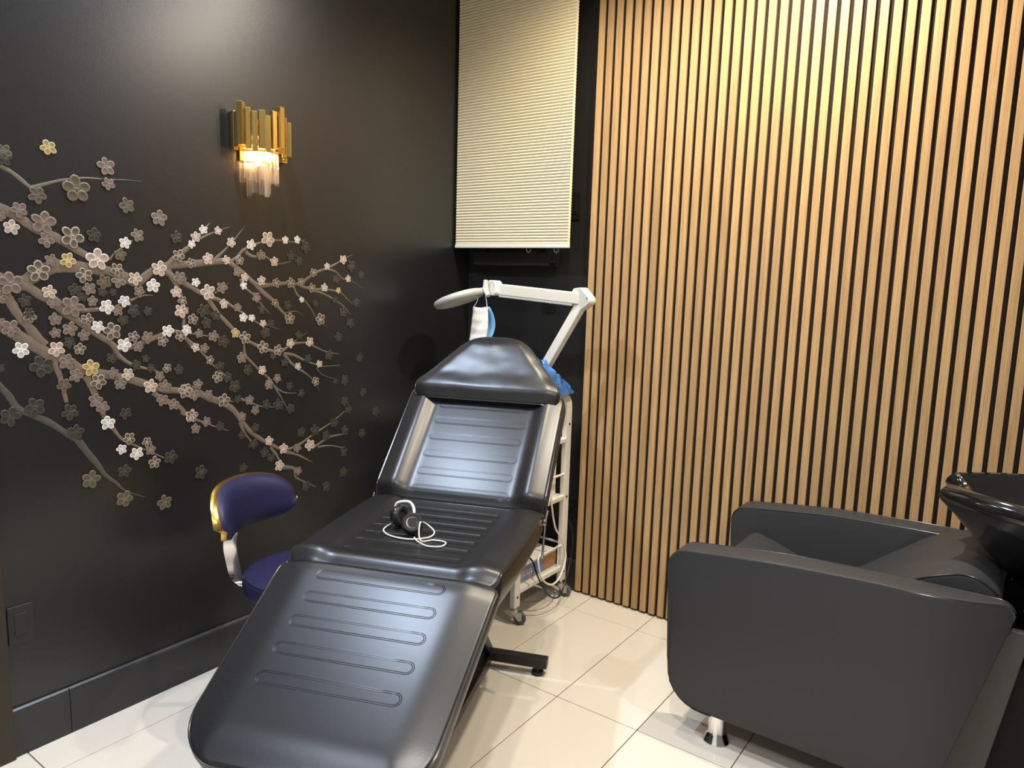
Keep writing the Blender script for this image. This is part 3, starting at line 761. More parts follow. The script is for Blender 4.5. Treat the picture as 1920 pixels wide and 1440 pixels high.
# ================================================================ treatment bed
TH = 0.38337
AX = Vector((math.sin(TH), -math.cos(TH), 0)); SD = Vector((math.cos(TH), math.sin(TH), 0)); ZZ = Vector((0, 0, 1))
HIP = Vector((0.7274, -0.9103, 0.648))
A_LEG, A_BACK = 0.44889, 0.72134
KNEE = HIP + AX * 0.580
EL = AX * math.cos(A_LEG) - ZZ * math.sin(A_LEG)
EB = -AX * math.cos(A_BACK) + ZZ * math.sin(A_BACK)
NL = AX * math.sin(A_LEG) + ZZ * math.cos(A_LEG)
NB = AX * math.sin(A_BACK) + ZZ * math.cos(A_BACK)
def BP(s, t, z):  # bed base frame: along, across, height
    p = HIP + AX * s + SD * t
    return Vector((p.x, p.y, z))
bed = thing('treatment_bed', (HIP.x + 0.1, HIP.y - 0.2, 0), 'black padded reclining treatment bed with channel stitching', 'treatment bed')

def ncos(n, dense=1.0):
    return [0.5 - 0.5 * math.cos(PI * i / n) for i in range(n + 1)]

def cushion(name, o, eL, eT, eN, L, hw, hf, thick, er=0.018, nu=56, nv=48, m=None, tuck=0.02, pipe=True, s_list=None):
    m = m or M_LEATHER
    av = [2 * v - 1 for v in ncos(nu)]
    sv = [L * v for v in ncos(nv)]
    def top(s, t):
        d = max(0.0, min(hw(s) - abs(t), s, L - s))
        drop = er * (1 - math.sqrt(max(0.0, 1 - (1 - min(d, er) / er) ** 2)))
        return hf(s, t) - drop
    P = lambda s, t, n: o + eL * s + eT * t + eN * n
    V, F = [], []
    W = nu + 1
    for s in sv:
        for a in av:
            t = a * hw(s)
            V.append(P(s, t, top(s, t)))
    for i in range(nv):
        for j in range(nu):
            F.append((i * W + j, i * W + j + 1, (i + 1) * W + j + 1, (i + 1) * W + j))
    ring = [j for j in range(W)] + [i * W + nu for i in range(1, nv + 1)] + [nv * W + j for j in range(nu - 1, -1, -1)] + [i * W for i in range(nv - 1, 0, -1)]
    ctr = sum((V[k] for k in ring), Vector()) / len(ring)
    prev = ring
    cen_s, tops = L / 2, [V[k].copy() for k in ring]
    for (fd, ins) in ((0.25, -0.004), (0.55, -0.003), (0.82, 0.004), (0.95, tuck * 0.6), (1.0, tuck)):
        new = []
        for q, k in enumerate(ring):
            p = tops[q]
            rel = p - o
            s, t, n0 = rel.dot(eL), rel.dot(eT), rel.dot(eN)
            s2 = s + (cen_s - s) / (L / 2) * ins
            t2 = t * (1 - ins / max(hw(min(max(s, 0), L)), 0.02))
            new.append(len(V)); V.append(P(s2, t2, n0 + (-thick - n0) * fd))
        for q in range(len(ring)):
            r2 = (q + 1) % len(ring)
            F.append((prev[q], prev[r2], new[r2], new[q]))
        prev = new
    F.append(tuple(prev))
    ob = mesh(name, V, F, m, bed, True)
    bpy.context.view_layer.update()
    if pipe:
        pts = [p + eN * 0.001 for i, p in enumerate(tops)]
        # thin out points that nearly coincide
        q = [pts[0]]
        for p in pts[1:]:
            if (p - q[-1]).length > 0.004: q.append(p)
        tube('piping', q, 0.0036, M_PIPING, ob, 6, True)
    return ob, P, top

def stadium(s0, L, w, k=8):
    out = []
    for j in range(k + 1):
        a = -PI / 2 + PI * j / k
        out.append((s0 + w * math.sin(a), L - w + w * math.cos(a)))
    for j in range(k + 1):
        a = PI / 2 + PI * j / k
        out.append((s0 + w * math.sin(a), -(L - w) + w * math.cos(a)))
    # densify the long sides so that they follow the padding
    D = []
    for i in range(len(out)):
        a, b = out[i], out[(i + 1) % len(out)]
        n = max(1, int(math.hypot(b[0] - a[0], b[1] - a[1]) / 0.02))
        D += [(a[0] + (b[0] - a[0]) * q / n, a[1] + (b[1] - a[1]) * q / n) for q in range(n)]
    return D

def channels(part, P, top, slots, L=0.182, w=0.0175):
    for s0 in slots:
        g = Geo()
        for (dl, dw) in ((0, 0), (-0.0045, -0.0045)):
            g.tube([P(s, t, top(s, t) - 0.0002) for s, t in stadium(s0, L + dl, w + dw)], 0.0010, 5, True)
        g.build('stitched_channel', M_STITCH, part)

# leg section
LL = 0.565
def hw_leg(s):
    b = 0.312 - 0.024 * s / LL
    rc = 0.125
    if s > LL - rc:
        q = s - (LL - rc)
        b -= rc - math.sqrt(max(0.0, rc * rc - q * q))
    if s < 0.02:
        b -= 0.02 - math.sqrt(max(0, 0.0004 - (0.02 - s) ** 2))
    return b
def h_leg(s, t):
    e = min(hw_leg(s) - abs(t), LL - s)
    return 0.0 - 0.017 * (1 - smooth01(-0.02, 0.110, max(e, 0))) ** 1.3 - 0.004 * (1 - smooth01(0, 0.05, s))
c, P, top = cushion('leg_cushion', KNEE + ZZ * 0.004 + EL * 0.012, EL, SD, NL, LL, hw_leg, h_leg, 0.088, 0.006)
channels(c, P, top, [0.043, 0.119, 0.196, 0.277, 0.359])
# seat section
LS = 0.575
def hw_seat(s):
    b = 0.305 + 0.006 * math.sin(PI * s / LS)
    if s > LS - 0.03:
        q = s - (LS - 0.03); b -= 0.03 - math.sqrt(max(0, 0.0009 - q * q))
    return b
def h_seat(s, t):
    side = smooth01(0.18, 0.23, abs(t)) * 0.012
    fr = smooth01(0.48, 0.53, s) * 0.004
    e = hw_seat(s) - abs(t)
    return side + fr - 0.010 * (1 - smooth01(-0.02, 0.06, max(e, 0))) - 0.026 * (1 - smooth01(0, 0.055, LS - s)) ** 1.5
c, P, top = cushion('seat_cushion', HIP, AX, SD, ZZ, LS, hw_seat, h_seat, 0.105, 0.007)
channels(c, P, top, [0.080, 0.148, 0.215, 0.280, 0.345, 0.412, 0.482], 0.184, 0.0165)
SEAT_TOP = lambda s, t: P(s, t, top(s, t))
_seatP, _seattop = P, top
# back section
LB = 0.505
def hw_back(s):
    b = 0.308 - 0.004 * s / LB
    if s > LB - 0.05:
        q = s - (LB - 0.05); b -= 0.05 - math.sqrt(max(0, 0.0025 - q * q))
    return b
def h_back(s, t):
    k = smooth01(-0.01, 0.05, s)
    bol = smooth01(0.183, 0.250, abs(t)) * 0.026 * k
    e = hw_back(s) - abs(t)
    return bol - 0.020 * (1 - smooth01(-0.03, 0.075, max(e, 0))) - 0.012 * (1 - smooth01(0, 0.04, s))
c, P, top = cushion('back_cushion', HIP + EB * 0.008 + NB * 0.004, EB, SD, NB, LB, hw_back, h_back, 0.085, 0.007)
channels(c, P, top, [0.040, 0.115, 0.193, 0.271, 0.347, 0.424], 0.178, 0.0165)
# head section, tilted pad on top of the back
LH = 0.292
EH = (EB * math.cos(0.15) + NB * math.sin(0.15)).normalized(); NH = SD.cross(EH)
if NH.z < 0: NH = -NH
def hw_head(s):
    P0 = [(0, 0.262), (0.006, 0.276), (0.02, 0.283), (0.05, 0.285), (0.075, 0.277), (0.11, 0.247), (0.205, 0.174), (0.245, 0.142), (0.265, 0.120), (0.28, 0.094), (0.288, 0.068), (0.292, 0.04)]
    for (a, b), (c_, d) in zip(P0, P0[1:]):
        if s <= c_:
            f = (s - a) / (c_ - a)
            return b + (d - b) * f
    return P0[-1][1]
def h_head(s, t):
    e = min(hw_head(s) - abs(t), LH - s)
    ridge = 0.022 * smooth01(-0.01, 0.050, s) * (1 - 0.35 * smooth01(0.05, 0.12, s))
    wr = 0.0013 * noise.noise(Vector((s * 22, t * 17, 0.3)))
    return ridge + wr - 0.012 * (1 - smooth01(-0.02, 0.05, max(e, 0)))
OH = HIP + EB * 0.445 + NB * 0.030
c, P, top = cushion('head_cushion', OH, EH, SD, NH, LH, hw_head, h_head, 0.062, 0.006, 48, 48, tuck=0.012)
# worn gold emblem pressed into the head pad
g = Geo()
M_EMB = mat('worn_gold_foil', (0.33, 0.29, 0.20), 0.4)
for k in range(5):
    a = R(-50 + 25 * k)
    pts = [(0.226 + q * 0.022 * math.cos(a), 0.002 + q * 0.022 * math.sin(a)) for q in (0.25, 0.6, 1.0)]
    g.tube([P(s, t, top(s, t) + 0.0002) for s, t in pts], 0.0008, 5)
g.tube([P(0.222, t, top(0.222, t) + 0.0002) for t in [-0.03 + 0.006 * k for k in range(11)]], 0.0011, 5)
g.build('foil_emblem', M_EMB, c)
# steel base below the cushions
def bar(name, a, b, w, h, m=M_BLACKMET, parent=None):
    return tube(name, [a, b], 0, m, parent or bed, flat=(w, h), bevel=0.003)
bar('cross_bar', BP(-0.124, -0.32, 0.048), BP(-0.124, 0.32, 0.048), 0.020, 0.017)
bar('cross_bar', BP(0.63, -0.28, 0.048), BP(0.63, 0.28, 0.048), 0.020, 0.017)
bar('floor_rail', BP(-0.12, -0.10, 0.048), BP(0.63, -0.10, 0.048), 0.018, 0.016)
bar('floor_rail', BP(-0.12, 0.10, 0.048), BP(0.63, 0.10, 0.048), 0.018, 0.016)
for t in (-0.10, 0.10):
    bar('lift_strut', BP(-0.118, t, 0.062), BP(0.30, t, 0.52), 0.012, 0.018)
    bar('lift_strut', BP(0.60, t * 0.9, 0.062), BP(0.10, t * 0.9, 0.52), 0.012, 0.014)
for (s, t) in ((-0.124, -0.285), (-0.124, 0.285), (0.63, -0.25), (0.63, 0.25)):
    p = BP(s, t, 0)
    lathe('levelling_foot', [(0.020, 0.0), (0.024, 0.004), (0.022, 0.014), (0.010, 0.018), (0.008, 0.034)], M_BLKPLAST, bed, 18, p)
g = Geo()
V, F = box_vf((-0.5, -0.5, -0.5), (0.5, 0.5, 0.5))
g.add([BP(0.06 + 0.44 * (v[0] + 0.5), 0.52 * v[1], 0.5275 + 0.024 * v[2]) for v in V], F)
g.build('seat_frame', M_BLACKMET, bed, False, 0.003)
for t in (-0.12, 0.12):
    tube('back_support', [HIP + EB * 0.06 + SD * t - NB * 0.092, HIP + EB * 0.46 + SD * t - NB * 0.092], 0.011, M_BLACKMET, bed, 10)
    tube('leg_support', [KNEE + EL * 0.03 + SD * t - NL * 0.098, KNEE + EL * 0.46 + SD * t - NL * 0.098], 0.011, M_BLACKMET, bed, 10)
    tube('head_support', [HIP + EB * 0.40 + SD * t * 0.6 - NB * 0.095, HIP + EB * 0.62 + SD * t * 0.6 - NB * 0.016], 0.008, M_CHROME, bed, 10)
# hinge hardware either side of the hip
for sgn in (-1, 1):
    p = HIP + SD * sgn * 0.312 + AX * 0.0 - ZZ * 0.030
    g = Geo()
    g.add(*lathe_vf([(0.011, 0), (0.011, 0.006), (0.005, 0.009)], 14, p, SD * sgn))
    g.tube([p + SD * sgn * 0.004, p + SD * sgn * 0.006 + EB * 0.04 + ZZ * 0.006], 0.004, 8)
    g.build('hinge_bolt', M_CHROME, bed)
tube('adjuster_rod', [HIP + SD * 0.316 + ZZ * -0.012 - AX * 0.012, HIP + SD * 0.316 - ZZ * 0.06 + AX * 0.006, HIP + SD * 0.314 - ZZ * 0.150 + AX * 0.016], 0.0042, M_CHROME, bed, 8)

# ================================================================ small headphones lying on the bed seat
def SP3(s, t, up=0.0):
    return _seatP(s, t, max(_seattop(s, t), -0.01) + up)
hp = thing('headphones', SP3(0.31, -0.05), 'small black headphones with tangled white cord on the bed seat', 'headphones')
def cup(s, t, tilt):
    c0 = SP3(s, t, 0.034)
    axd = (SD * math.cos(tilt[0]) * math.cos(tilt[1]) + AX * math.sin(tilt[0]) * math.cos(tilt[1]) + ZZ * math.sin(tilt[1])).normalized()
    o = lathe('ear_cup', [(0.010, -0.016), (0.026, -0.013), (0.033, -0.003), (0.0335, 0.004), (0.031, 0.008), (0.029, 0.013), (0.022, 0.016), (0.012, 0.013), (0.006, 0.012)], M_BLKPLAST, hp, 24, c0, axd)
    bpy.context.view_layer.update()
    lathe('ear_pad', [(0.020, 0.010), (0.028, 0.010), (0.031, 0.014), (0.028, 0.019), (0.020, 0.018), (0.018, 0.013)], mat('black_foam', (0.012, 0.012, 0.012), 0.8), o, 24, c0, axd)
    return c0, axd
cA, aA = cup(0.270, -0.098, (R(15), R(12)))
cB, aB = cup(0.325, -0.030, (R(70), R(38)))
tube('headband', spline([cA - aA * 0.012 + ZZ * 0.010, cA - aA * 0.010 + ZZ * 0.040 - AX * 0.006, (cA + cB) / 2 + ZZ * 0.048 - AX * 0.03, cB + ZZ * 0.040 - AX * 0.012, cB - aB * 0.012 + ZZ * 0.012], 6), 0.0045, M_WPLAST, hp, 8)
tube('cord', spline([SP3(0.27, -0.125, 0.0056), SP3(0.325, -0.125, 0.0046), SP3(0.365, -0.085, 0.0046), SP3(0.375, -0.02, 0.0046), SP3(0.345, 0.03, 0.0056), SP3(0.31, 0.035, 0.012), SP3(0.30, 0.005, 0.03), SP3(0.34, 0.0, 0.045), SP3(0.375, 0.015, 0.0056), SP3(0.36, 0.05, 0.0046), SP3(0.365, 0.09, 0.0046), SP3(0.40, 0.09, 0.0046), SP3(0.41, 0.05, 0.0046), SP3(0.385, 0.01, 0.0056), SP3(0.36, -0.01, 0.006)], 7), 0.0022, M_WPLAST, hp, 6)

# ================================================================ stool with curved backrest
SCX, SCY, SZ, SR = 0.445, -1.330, 0.475, 0.192
st = thing('swivel_stool', (SCX, SCY, 0), 'round navy swivel stool with a gold edged curved backrest', 'stool')
sprof = [(0.02, -0.066), (SR - 0.03, -0.066), (SR - 0.010, -0.060), (SR, -0.046), (SR, -0.018), (SR - 0.004, -0.008), (SR - 0.012, -0.002), (SR - 0.03, 0.001), (SR * 0.5, 0.003), (0.0, 0.003)]
lathe('seat', sprof, M_NAVY, st, 56, (SCX, SCY, SZ))
bpy.context.view_layer.update()
tube('seat_piping', [(SCX + (SR - 0.008) * math.cos(a), SCY + (SR - 0.008) * math.sin(a), SZ - 0.0045) for a in [2 * PI * k / 56 for k in range(56)]], 0.0018, M_PIPING, st, 6, True)
lathe('gas_column', [(0.030, 0.12), (0.030, 0.27), (0.022, 0.28), (0.014, 0.28), (0.014, SZ - 0.068)], M_CHROME, st, 20, (SCX, SCY, 0))
lathe('mounting_plate', [(0.07, SZ - 0.078), (0.09, SZ - 0.070), (0.09, SZ - 0.066)], M_BLACKMET, st, 20, (SCX, SCY, 0))
for k in range(5):
    a = R(20 + 72 * k)
    e = Vector((math.cos(a), math.sin(a), 0)); c0 = Vector((SCX, SCY, 0))
    tube('base_leg', [c0 + e * 0.02 + ZZ * 0.125, c0 + e * 0.12 + ZZ * 0.105, c0 + e * 0.215 + ZZ * 0.075], [0.022, 0.016, 0.012], M_CHROME, st, 10)
    lathe('caster', [(0.006, -0.016), (0.024, -0.015), (0.026, -0.010), (0.026, 0.010), (0.024, 0.015), (0.006, 0.016)], M_BLKPLAST, st, 20, c0 + e * 0.215 + ZZ * 0.0262, e.cross(ZZ))
PH0 = R(199); PHW = R(51); BR_ = 0.245; BZ = 0.668
def brest(r_off, m, name, hh, par, ext=1.0):
    nph, nz = 40, 10
    V, F = [], []
    outer, inner = r_off
    def hgt(f):   # half height along the arc, rounded ends
        return hh * (1 - abs(f) ** 3.2) ** 0.55 + 0.002
    for side, rr in ((0, outer), (1, inner)):
        for i in range(nph + 1):
            f = -1 + 2 * i / nph
            ph = PH0 + PHW * f * ext
            hz = hgt(f * 0.998)
            for j in range(nz + 1):
                g_ = -1 + 2 * j / nz
                puff = (1 - g_ ** 4) * (1 - f ** 6)
                r = rr - (0.022 * puff if side else 0.002 * puff)
                lean = 0.012 * g_
                V.append((SCX + (r + lean) * math.cos(ph), SCY + (r + lean) * math.sin(ph), BZ + hz * g_ * (0.92 if side and False else 1.0) - 0.022 * f * f))
    W = nz + 1; N = (nph + 1) * W
    for side in (0, 1):
        for i in range(nph):
            for j in range(nz):
                a = side * N + i * W + j
                F.append((a, a + 1, a + W + 1, a + W))
    for i in range(nph):
        for j in (0, nz):
            F.append((i * W + j, (i + 1) * W + j, N + (i + 1) * W + j, N + i * W + j))
    for i in (0, nph):
        for j in range(nz):
            F.append((i * W + j, i * W + j + 1, N + i * W + j + 1, N + i * W + j))
    return mesh(name, V, F, m, par, True)
bs = brest((BR_ + 0.020, BR_ + 0.004), M_GOLD, 'backrest_shell', 0.0805, st, 1.015)
bpy.context.view_layer.update()
brest((BR_ + 0.003, BR_ - 0.012), M_NAVY, 'backrest_pad', 0.079, st)
ph = R(211)
e = Vector((math.cos(ph), math.sin(ph), 0)); c0 = Vector((SCX, SCY, 0)); tg = Vector((0.45, 0.89, 0)).normalized()
pts = spline([c0 + e * 0.08 + ZZ * (SZ - 0.073), c0 + e * 0.19 + ZZ * (SZ - 0.071), c0 + e * 0.228 + ZZ * (SZ - 0.05), c0 + e * 0.243 + ZZ * (SZ + 0.0), c0 + e * 0.252 + ZZ * (SZ + 0.06), c0 + e * 0.246 + ZZ * (SZ + 0.12), c0 + e * 0.263 + ZZ * (SZ + 0.16), c0 + e * 0.266 + ZZ * (SZ + 0.20)], 5)
V, F = [], []
for i, p in enumerate(pts):
    t = (pts[min(i + 1, len(pts) - 1)] - pts[max(i - 1, 0)]).normalized()
    nn = t.cross(tg).normalized()
    for (u, v) in ((-0.020, -0.003), (0.020, -0.003), (0.020, 0.003), (-0.020, 0.003)):
        V.append(p + tg * u + nn * v)
for i in range(len(pts) - 1):
    for k in range(4):
        F.append((i * 4 + k, i * 4 + (k + 1) % 4, i * 4 + 4 + (k + 1) % 4, i * 4 + 4 + k))
F += [(3, 2, 1, 0), tuple(range(len(pts) * 4 - 4, len(pts) * 4))]
mesh('back_post', V, F, M_CHROME, st, True)

# ================================================================ trolley
CX0, CX1, CY0, CY1 = 0.285, 0.652, -0.430, -0.072
ct = thing('trolley_cart', ((CX0 + CX1) / 2, (CY0 + CY1) / 2, 0), 'white enamel trolley on grey casters behind the bed', 'trolley')
CT = 0.925
for x in (CX1, CX0):
    arc = []
    for (cy, sgn) in ((CY1 - 0.055, 1), (CY0 + 0.055, -1)):
        aa = [(cy + sgn * 0.055 * math.cos(a), CT - 0.055 + 0.055 * math.sin(a)) for a in [R(15 * k) for k in range(7)]]
        arc += aa if sgn == 1 else aa[::-1]
    pts = [(x, CY1, 0.075)] + [(x, y, z) for y, z in arc] + [(x, CY0, 0.075)]
    # rectangular section: wide across x, thin in plane
    P_ = [Vector(p) for p in pts]; V, F = [], []
    for i, p in enumerate(P_):
        t = (P_[min(i + 1, len(P_) - 1)] - P_[max(i - 1, 0)]).normalized()
        nn = Vector((1, 0, 0)); bb = t.cross(nn).normalized()
        for (u, v) in ((-0.0125, -0.020), (0.0125, -0.020), (0.0125, 0.020), (-0.0125, 0.020)):
            V.append(p + nn * u + bb * v)
    for i in range(len(P_) - 1):
        for k in range(4):
            F.append((i * 4 + k, i * 4 + (k + 1) % 4, i * 4 + 4 + (k + 1) % 4, i * 4 + 4 + k))
    F += [(3, 2, 1, 0), tuple(range(len(P_) * 4 - 4, len(P_) * 4))]
    fr = mesh('side_frame', V, F, M_WHITE, ct, True, 0.003, 2, angle=60)
    bpy.context.view_layer.update()
    for (yy, zz) in ((CY1, 0.80), (CY1, 0.47), (CY1, 0.12), (CY0, 0.12), (CY0, 0.47)):
        lathe('bolt_head', [(0.005, 0), (0.005, 0.002), (0.002, 0.0035)], M_STITCH, fr, 10, (x + 0.0127, yy, zz), (1, 0, 0))
for zs, nm in ((0.150, 'lower_shelf'), (0.480, 'middle_shelf'), (0.740, 'upper_shelf')):
    sh = box(nm, (CX0 - 0.012, CY0 + 0.014, zs - 0.022), (CX1 + 0.012, CY1 - 0.014, zs), M_WHITE, ct, 0.004)
    bpy.context.view_layer.update()
    if zs > 0.6:
        continue
    zr = zs + 0.095
    ya, yb = CY0 + 0.02, CY1 - 0.02
    tube('guard_rail', [(CX1 + 0.004, ya - 0.006, zr), (CX1 + 0.004, yb + 0.006, zr)], 0.0055, M_WHITE, sh, 8)
    tube('guard_rail', [(CX0 - 0.004, ya - 0.006, zr), (CX0 - 0.004, yb + 0.006, zr)], 0.0055, M_WHITE, sh, 8)
    if zs < 0.3:
        tube('guard_rail', [(CX0, CY1 - 0.004, zr + 0.006), (CX1, CY1 - 0.004, zr + 0.006)], 0.0055, M_WHITE, sh, 8)
        tube('rail_post', [(CX1 + 0.004, yb - 0.02, zs), (CX1 + 0.004, yb - 0.02, zr)], 0.004, M_WHITE, sh, 8)
def caster(x, y, rot):
    c0 = Vector((x, y, 0)); e = Vector((math.cos(rot), math.sin(rot), 0)); sdv = e.cross(ZZ)
    w0 = c0 + e * 0.022 + ZZ * 0.027
    g = Geo()
    g.add(*lathe_vf([(0.016, 0.052), (0.018, 0.055), (0.018, 0.062), (0.009, 0.066), (0.009, 0.078)], 16, c0))
    for s in (-1, 1):
        q = sdv * s * 0.0125
        V = [c0 + q + e * -0.012 + ZZ * 0.055, c0 + q + e * 0.030 + ZZ * 0.055, w0 + q + e * 0.010 - ZZ * 0.004, w0 + q - e * 0.004 - ZZ * 0.009]
        V2 = [v + sdv * s * 0.0025 for v in V]
        g.add(V + V2, [(0, 1, 2, 3), (7, 6, 5, 4), (0, 4, 5, 1), (1, 5, 6, 2), (2, 6, 7, 3), (3, 7, 4, 0)])
    g.add(*lathe_vf([(0.006, -0.018), (0.006, 0.018)], 12, w0, sdv))
    ob = g.build('caster', M_STEEL, ct)
    bpy.context.view_layer.update()
    lathe('wheel', [(0.008, -0.010), (0.018, -0.010), (0.020, -0.011), (0.025, -0.009), (0.027, -0.004), (0.027, 0.004), (0.025, 0.009), (0.020, 0.011), (0.018, 0.010), (0.008, 0.010)], M_RUBBER, ob, 28, w0, sdv)
caster(CX1, CY1, R(20)); caster(CX1, CY0, R(30)); caster(CX0, CY1, R(160)); caster(CX0, CY0, R(200))

# boxes on the trolley
tb = thing('tissue_carton', (0.54, -0.26, 0.151), 'white carton with blue oval and brown side picture on the lower trolley shelf', 'box')
bx0, bx1, by0, by1, bz0, bz1 = 0.42, 0.640, -0.405, -0.105, 0.151, 0.232
box('carton', (bx0, by0, bz0), (bx1, by1, bz1), M_PAPERW, tb, 0.001, 1)
V, F = prism_vf([(0.53 + 0.075 * math.cos(a), -0.30 + 0.072 * math.sin(a)) for a in [2 * PI * k / 28 for k in range(28)]], lambda u, v, d: (u, v, d), bz1 + 0.0001, bz1 + 0.0008)
mesh('blue_oval_print', V, F, M_BLUEP, tb)
g = Geo()
for k in range(6):
    yy = -0.345 + 0.017 * k
    g.box((0.545, yy, bz1 + 0.0008), (0.585, yy + 0.005, bz1 + 0.0014)); g.box((0.545, yy + 0.005, bz1 + 0.0008), (0.551, yy + 0.011, bz1 + 0.0014))
g.build('white_lettering', M_PAPERW, tb, False)
box('side_band_print', (bx1 + 0.0001, by0 + 0.005, bz0 + 0.006), (bx1 + 0.0008, by1 - 0.004, bz1 - 0.008), M_GREYP, tb)
box('brown_picture_print', (bx1 + 0.0008, by1 - 0.095, bz0 + 0.010), (bx1 + 0.0014, by1 - 0.006, bz1 - 0.010), M_BROWNP, tb)
V, F = prism_vf([(by1 - 0.145 + 0.028 * math.cos(a), bz0 + 0.034 + 0.024 * math.sin(a)) for a in [2 * PI * k / 18 for k in range(18)]], lambda u, v, d: (d, u, v), bx1 + 0.0008, bx1 + 0.0014)
mesh('blue_spot_print', V, F, M_BLUEL, tb)
g = Geo()
for k in range(7):
    yy = by0 + 0.020 + 0.014 * k
    g.box((bx1 + 0.0008, yy, bz0 + 0.030), (bx1 + 0.0014, yy + 0.003, bz0 + 0.052)); g.box((bx1 + 0.0008, yy + 0.003, bz0 + (0.049 if k % 2 else 0.030)), (bx1 + 0.0014, yy + 0.009, bz0 + (0.052 if k % 2 else 0.033)))
g.build('side_lettering', M_PAPERW, tb, False)
wb2 = thing('white_carton', (0.54, -0.24, 0.481), 'plain white carton on the middle trolley shelf', 'box')
box('carton', (0.40, -0.37, 0.481), (0.632, -0.115, 0.640), M_PAPERW, wb2, 0.002, 1)
box('lid', (0.398, -0.372, 0.640), (0.634, -0.113, 0.652), M_PAPERW, wb2, 0.002, 1)
# cables
wc = tube('white_cable', spline([(0.6695, -0.205, 0.505), (0.671, -0.205, 0.470), (0.678, -0.18, 0.36), (0.682, -0.12, 0.28), (0.690, -0.10, 0.20), (0.700, -0.16, 0.130), (0.705, -0.24, 0.122), (0.695, -0.30, 0.170), (0.676, -0.30, 0.235), (0.66, -0.27, 0.262)], 8), 0.0042, M_WHITE, None, 8)
tag(wc, 'white cable looping off the trolley shelf', 'cable')
bc = thing('black_power_cable', (0.64, 0.0, 0.38), 'black power cable from the low outlet to the trolley', 'cable')
box('plug', (0.620, -0.030, 0.384), (0.652, 0.0125, 0.416), M_BLKPLAST, bc, 0.005)
tube('cord', spline([(0.636, -0.030, 0.40), (0.652, -0.039, 0.365), (0.684, -0.040, 0.30), (0.690, -0.050, 0.20), (0.706, -0.115, 0.108), (0.722, -0.20, 0.058), (0.724, -0.29, 0.10), (0.708, -0.345, 0.19), (0.684, -0.350, 0.25), (0.657, -0.340, 0.262)], 8), 0.0038, M_BLKPLAST, bc, 8)

# ================================================================ magnifier lamp on the trolley
lp = thing('magnifier_lamp', (0.545, -0.22, 0.74), 'white jointed magnifier lamp rising from the trolley', 'lamp')
PA = Vector((0.560, -0.22, 0.955)); PE = Vector((0.797, -0.215, 1.352)); PV = Vector((0.372, -0.262, 1.380))
lathe('mounting_stem', [(0.030, 0.7405), (0.030, 0.752), (0.014, 0.757), (0.014, 0.945), (0.020, 0.95), (0.020, 0.965)], M_WHITE, lp, 20, (0.552, -0.22, 0))
def beam(name, a, b, w, h):
    d = (b - a).normalized(); sdv = d.cross(Vector((0.3, 0.95, 0))).normalized(); up = sdv.cross(d).normalized()
    V = []
    for p in (a, b):
        for (u, v) in ((-w, -h), (w, -h), (w, h), (-w, h)):
            V.append(p + up * u + sdv * v)
    F = [(3, 2, 1, 0), (4, 5, 6, 7)] + [(i, (i + 1) % 4, 4 + (i + 1) % 4, 4 + i) for i in range(4)]
    return mesh(name, V, F, M_WPLAST, lp, True, 0.004, 3)
beam('lower_arm', PA, PE, 0.014, 0.022)
dU = (PV - PE).normalized()
beam('upper_arm', PE + dU * 0.02, PV - dU * 0.0, 0.015, 0.023)
ub = beam('arm_cover', PE + dU * 0.05 - ZZ * 0.027, PV - dU * 0.03 - ZZ * 0.027, 0.012, 0.006)
nrm = Vector((0.3, 0.95, 0)).normalized()
def knuckle(name, c0, poly):
    ex = Vector((nrm.y, -nrm.x, 0))
    V, F = prism_vf(round_poly(poly, [0.018] * len(poly), 5), lambda u, v, d: c0 + ex * u + ZZ * v + nrm * d, -0.019, 0.019)
    return mesh(name, V, F, M_WPLAST, lp, True, 0.004, 2)
knuckle('elbow_joint', PE, [(-0.060, 0.040), (-0.005, 0.046), (0.050, 0.004), (0.046, -0.018), (0.000, -0.046), (-0.050, -0.030)])
knuckle('wrist_joint', PV, [(-0.048, 0.008), (-0.016, 0.036), (0.036, 0.034), (0.038, -0.030), (-0.010, -0.030), (-0.046, -0.010)])
lathe('green_dot', [(0.0035, 0), (0.0035, 0.001)], mat('green_dot', (0.02, 0.25, 0.10), 0.4), lp, 10, PE + Vector((0.034, -0.012, 0.004)) - nrm * 0.0185, -nrm)
HC = Vector((0.252, -0.350, 1.331))
ra = (_r * 0.958 + Vector((0, 0, 1)) * 0.30).normalized()
rb = (Vector((-0.586, 0.81, 0)) * 0.97 - ZZ * 0.13).normalized()
rn = ra.cross(rb).normalized()
if rn.z < 0: rn = -rn
hd = lathe('lamp_head', [(0.078, -0.010), (0.090, -0.016), (0.104, -0.014), (0.111, -0.004), (0.112, 0.006), (0.106, 0.015), (0.090, 0.020), (0.070, 0.016), (0.066, 0.0)], M_LENSGREY, lp, 56, HC, rn)
bpy.context.view_layer.update()
lathe('lens', [(0.001, -0.010), (0.045, -0.008), (0.068, -0.003), (0.068, 0.002), (0.04, 0.008), (0.001, 0.010)], mat('lens_glass', (0.62, 0.62, 0.58), 0.12, trans=0.35), hd, 40, HC, rn)
lathe('lens_bezel', [(0.068, -0.017), (0.074, -0.019), (0.088, -0.0175), (0.088, -0.013), (0.068, -0.012)], M_WPLAST, hd, 48, HC, rn)
HP_ = HC + ra * 0.112
tube('head_fork', [HP_ - ra * 0.01, HP_ + ra * 0.020, PV - Vector((0.035, 0.02, 0))], 0.011, M_WPLAST, lp, 12)
kc = HP_ + ra * 0.026 - nrm * 0.016
g = Geo()
for k in range(3):
    a = R(80 + 120 * k)
    g.tube([kc - nrm * 0.006, kc - nrm * 0.010 + (Vector((nrm.y, -nrm.x, 0)) * math.cos(a) + ZZ * math.sin(a)) * 0.040], [0.013, 0.009], 10)
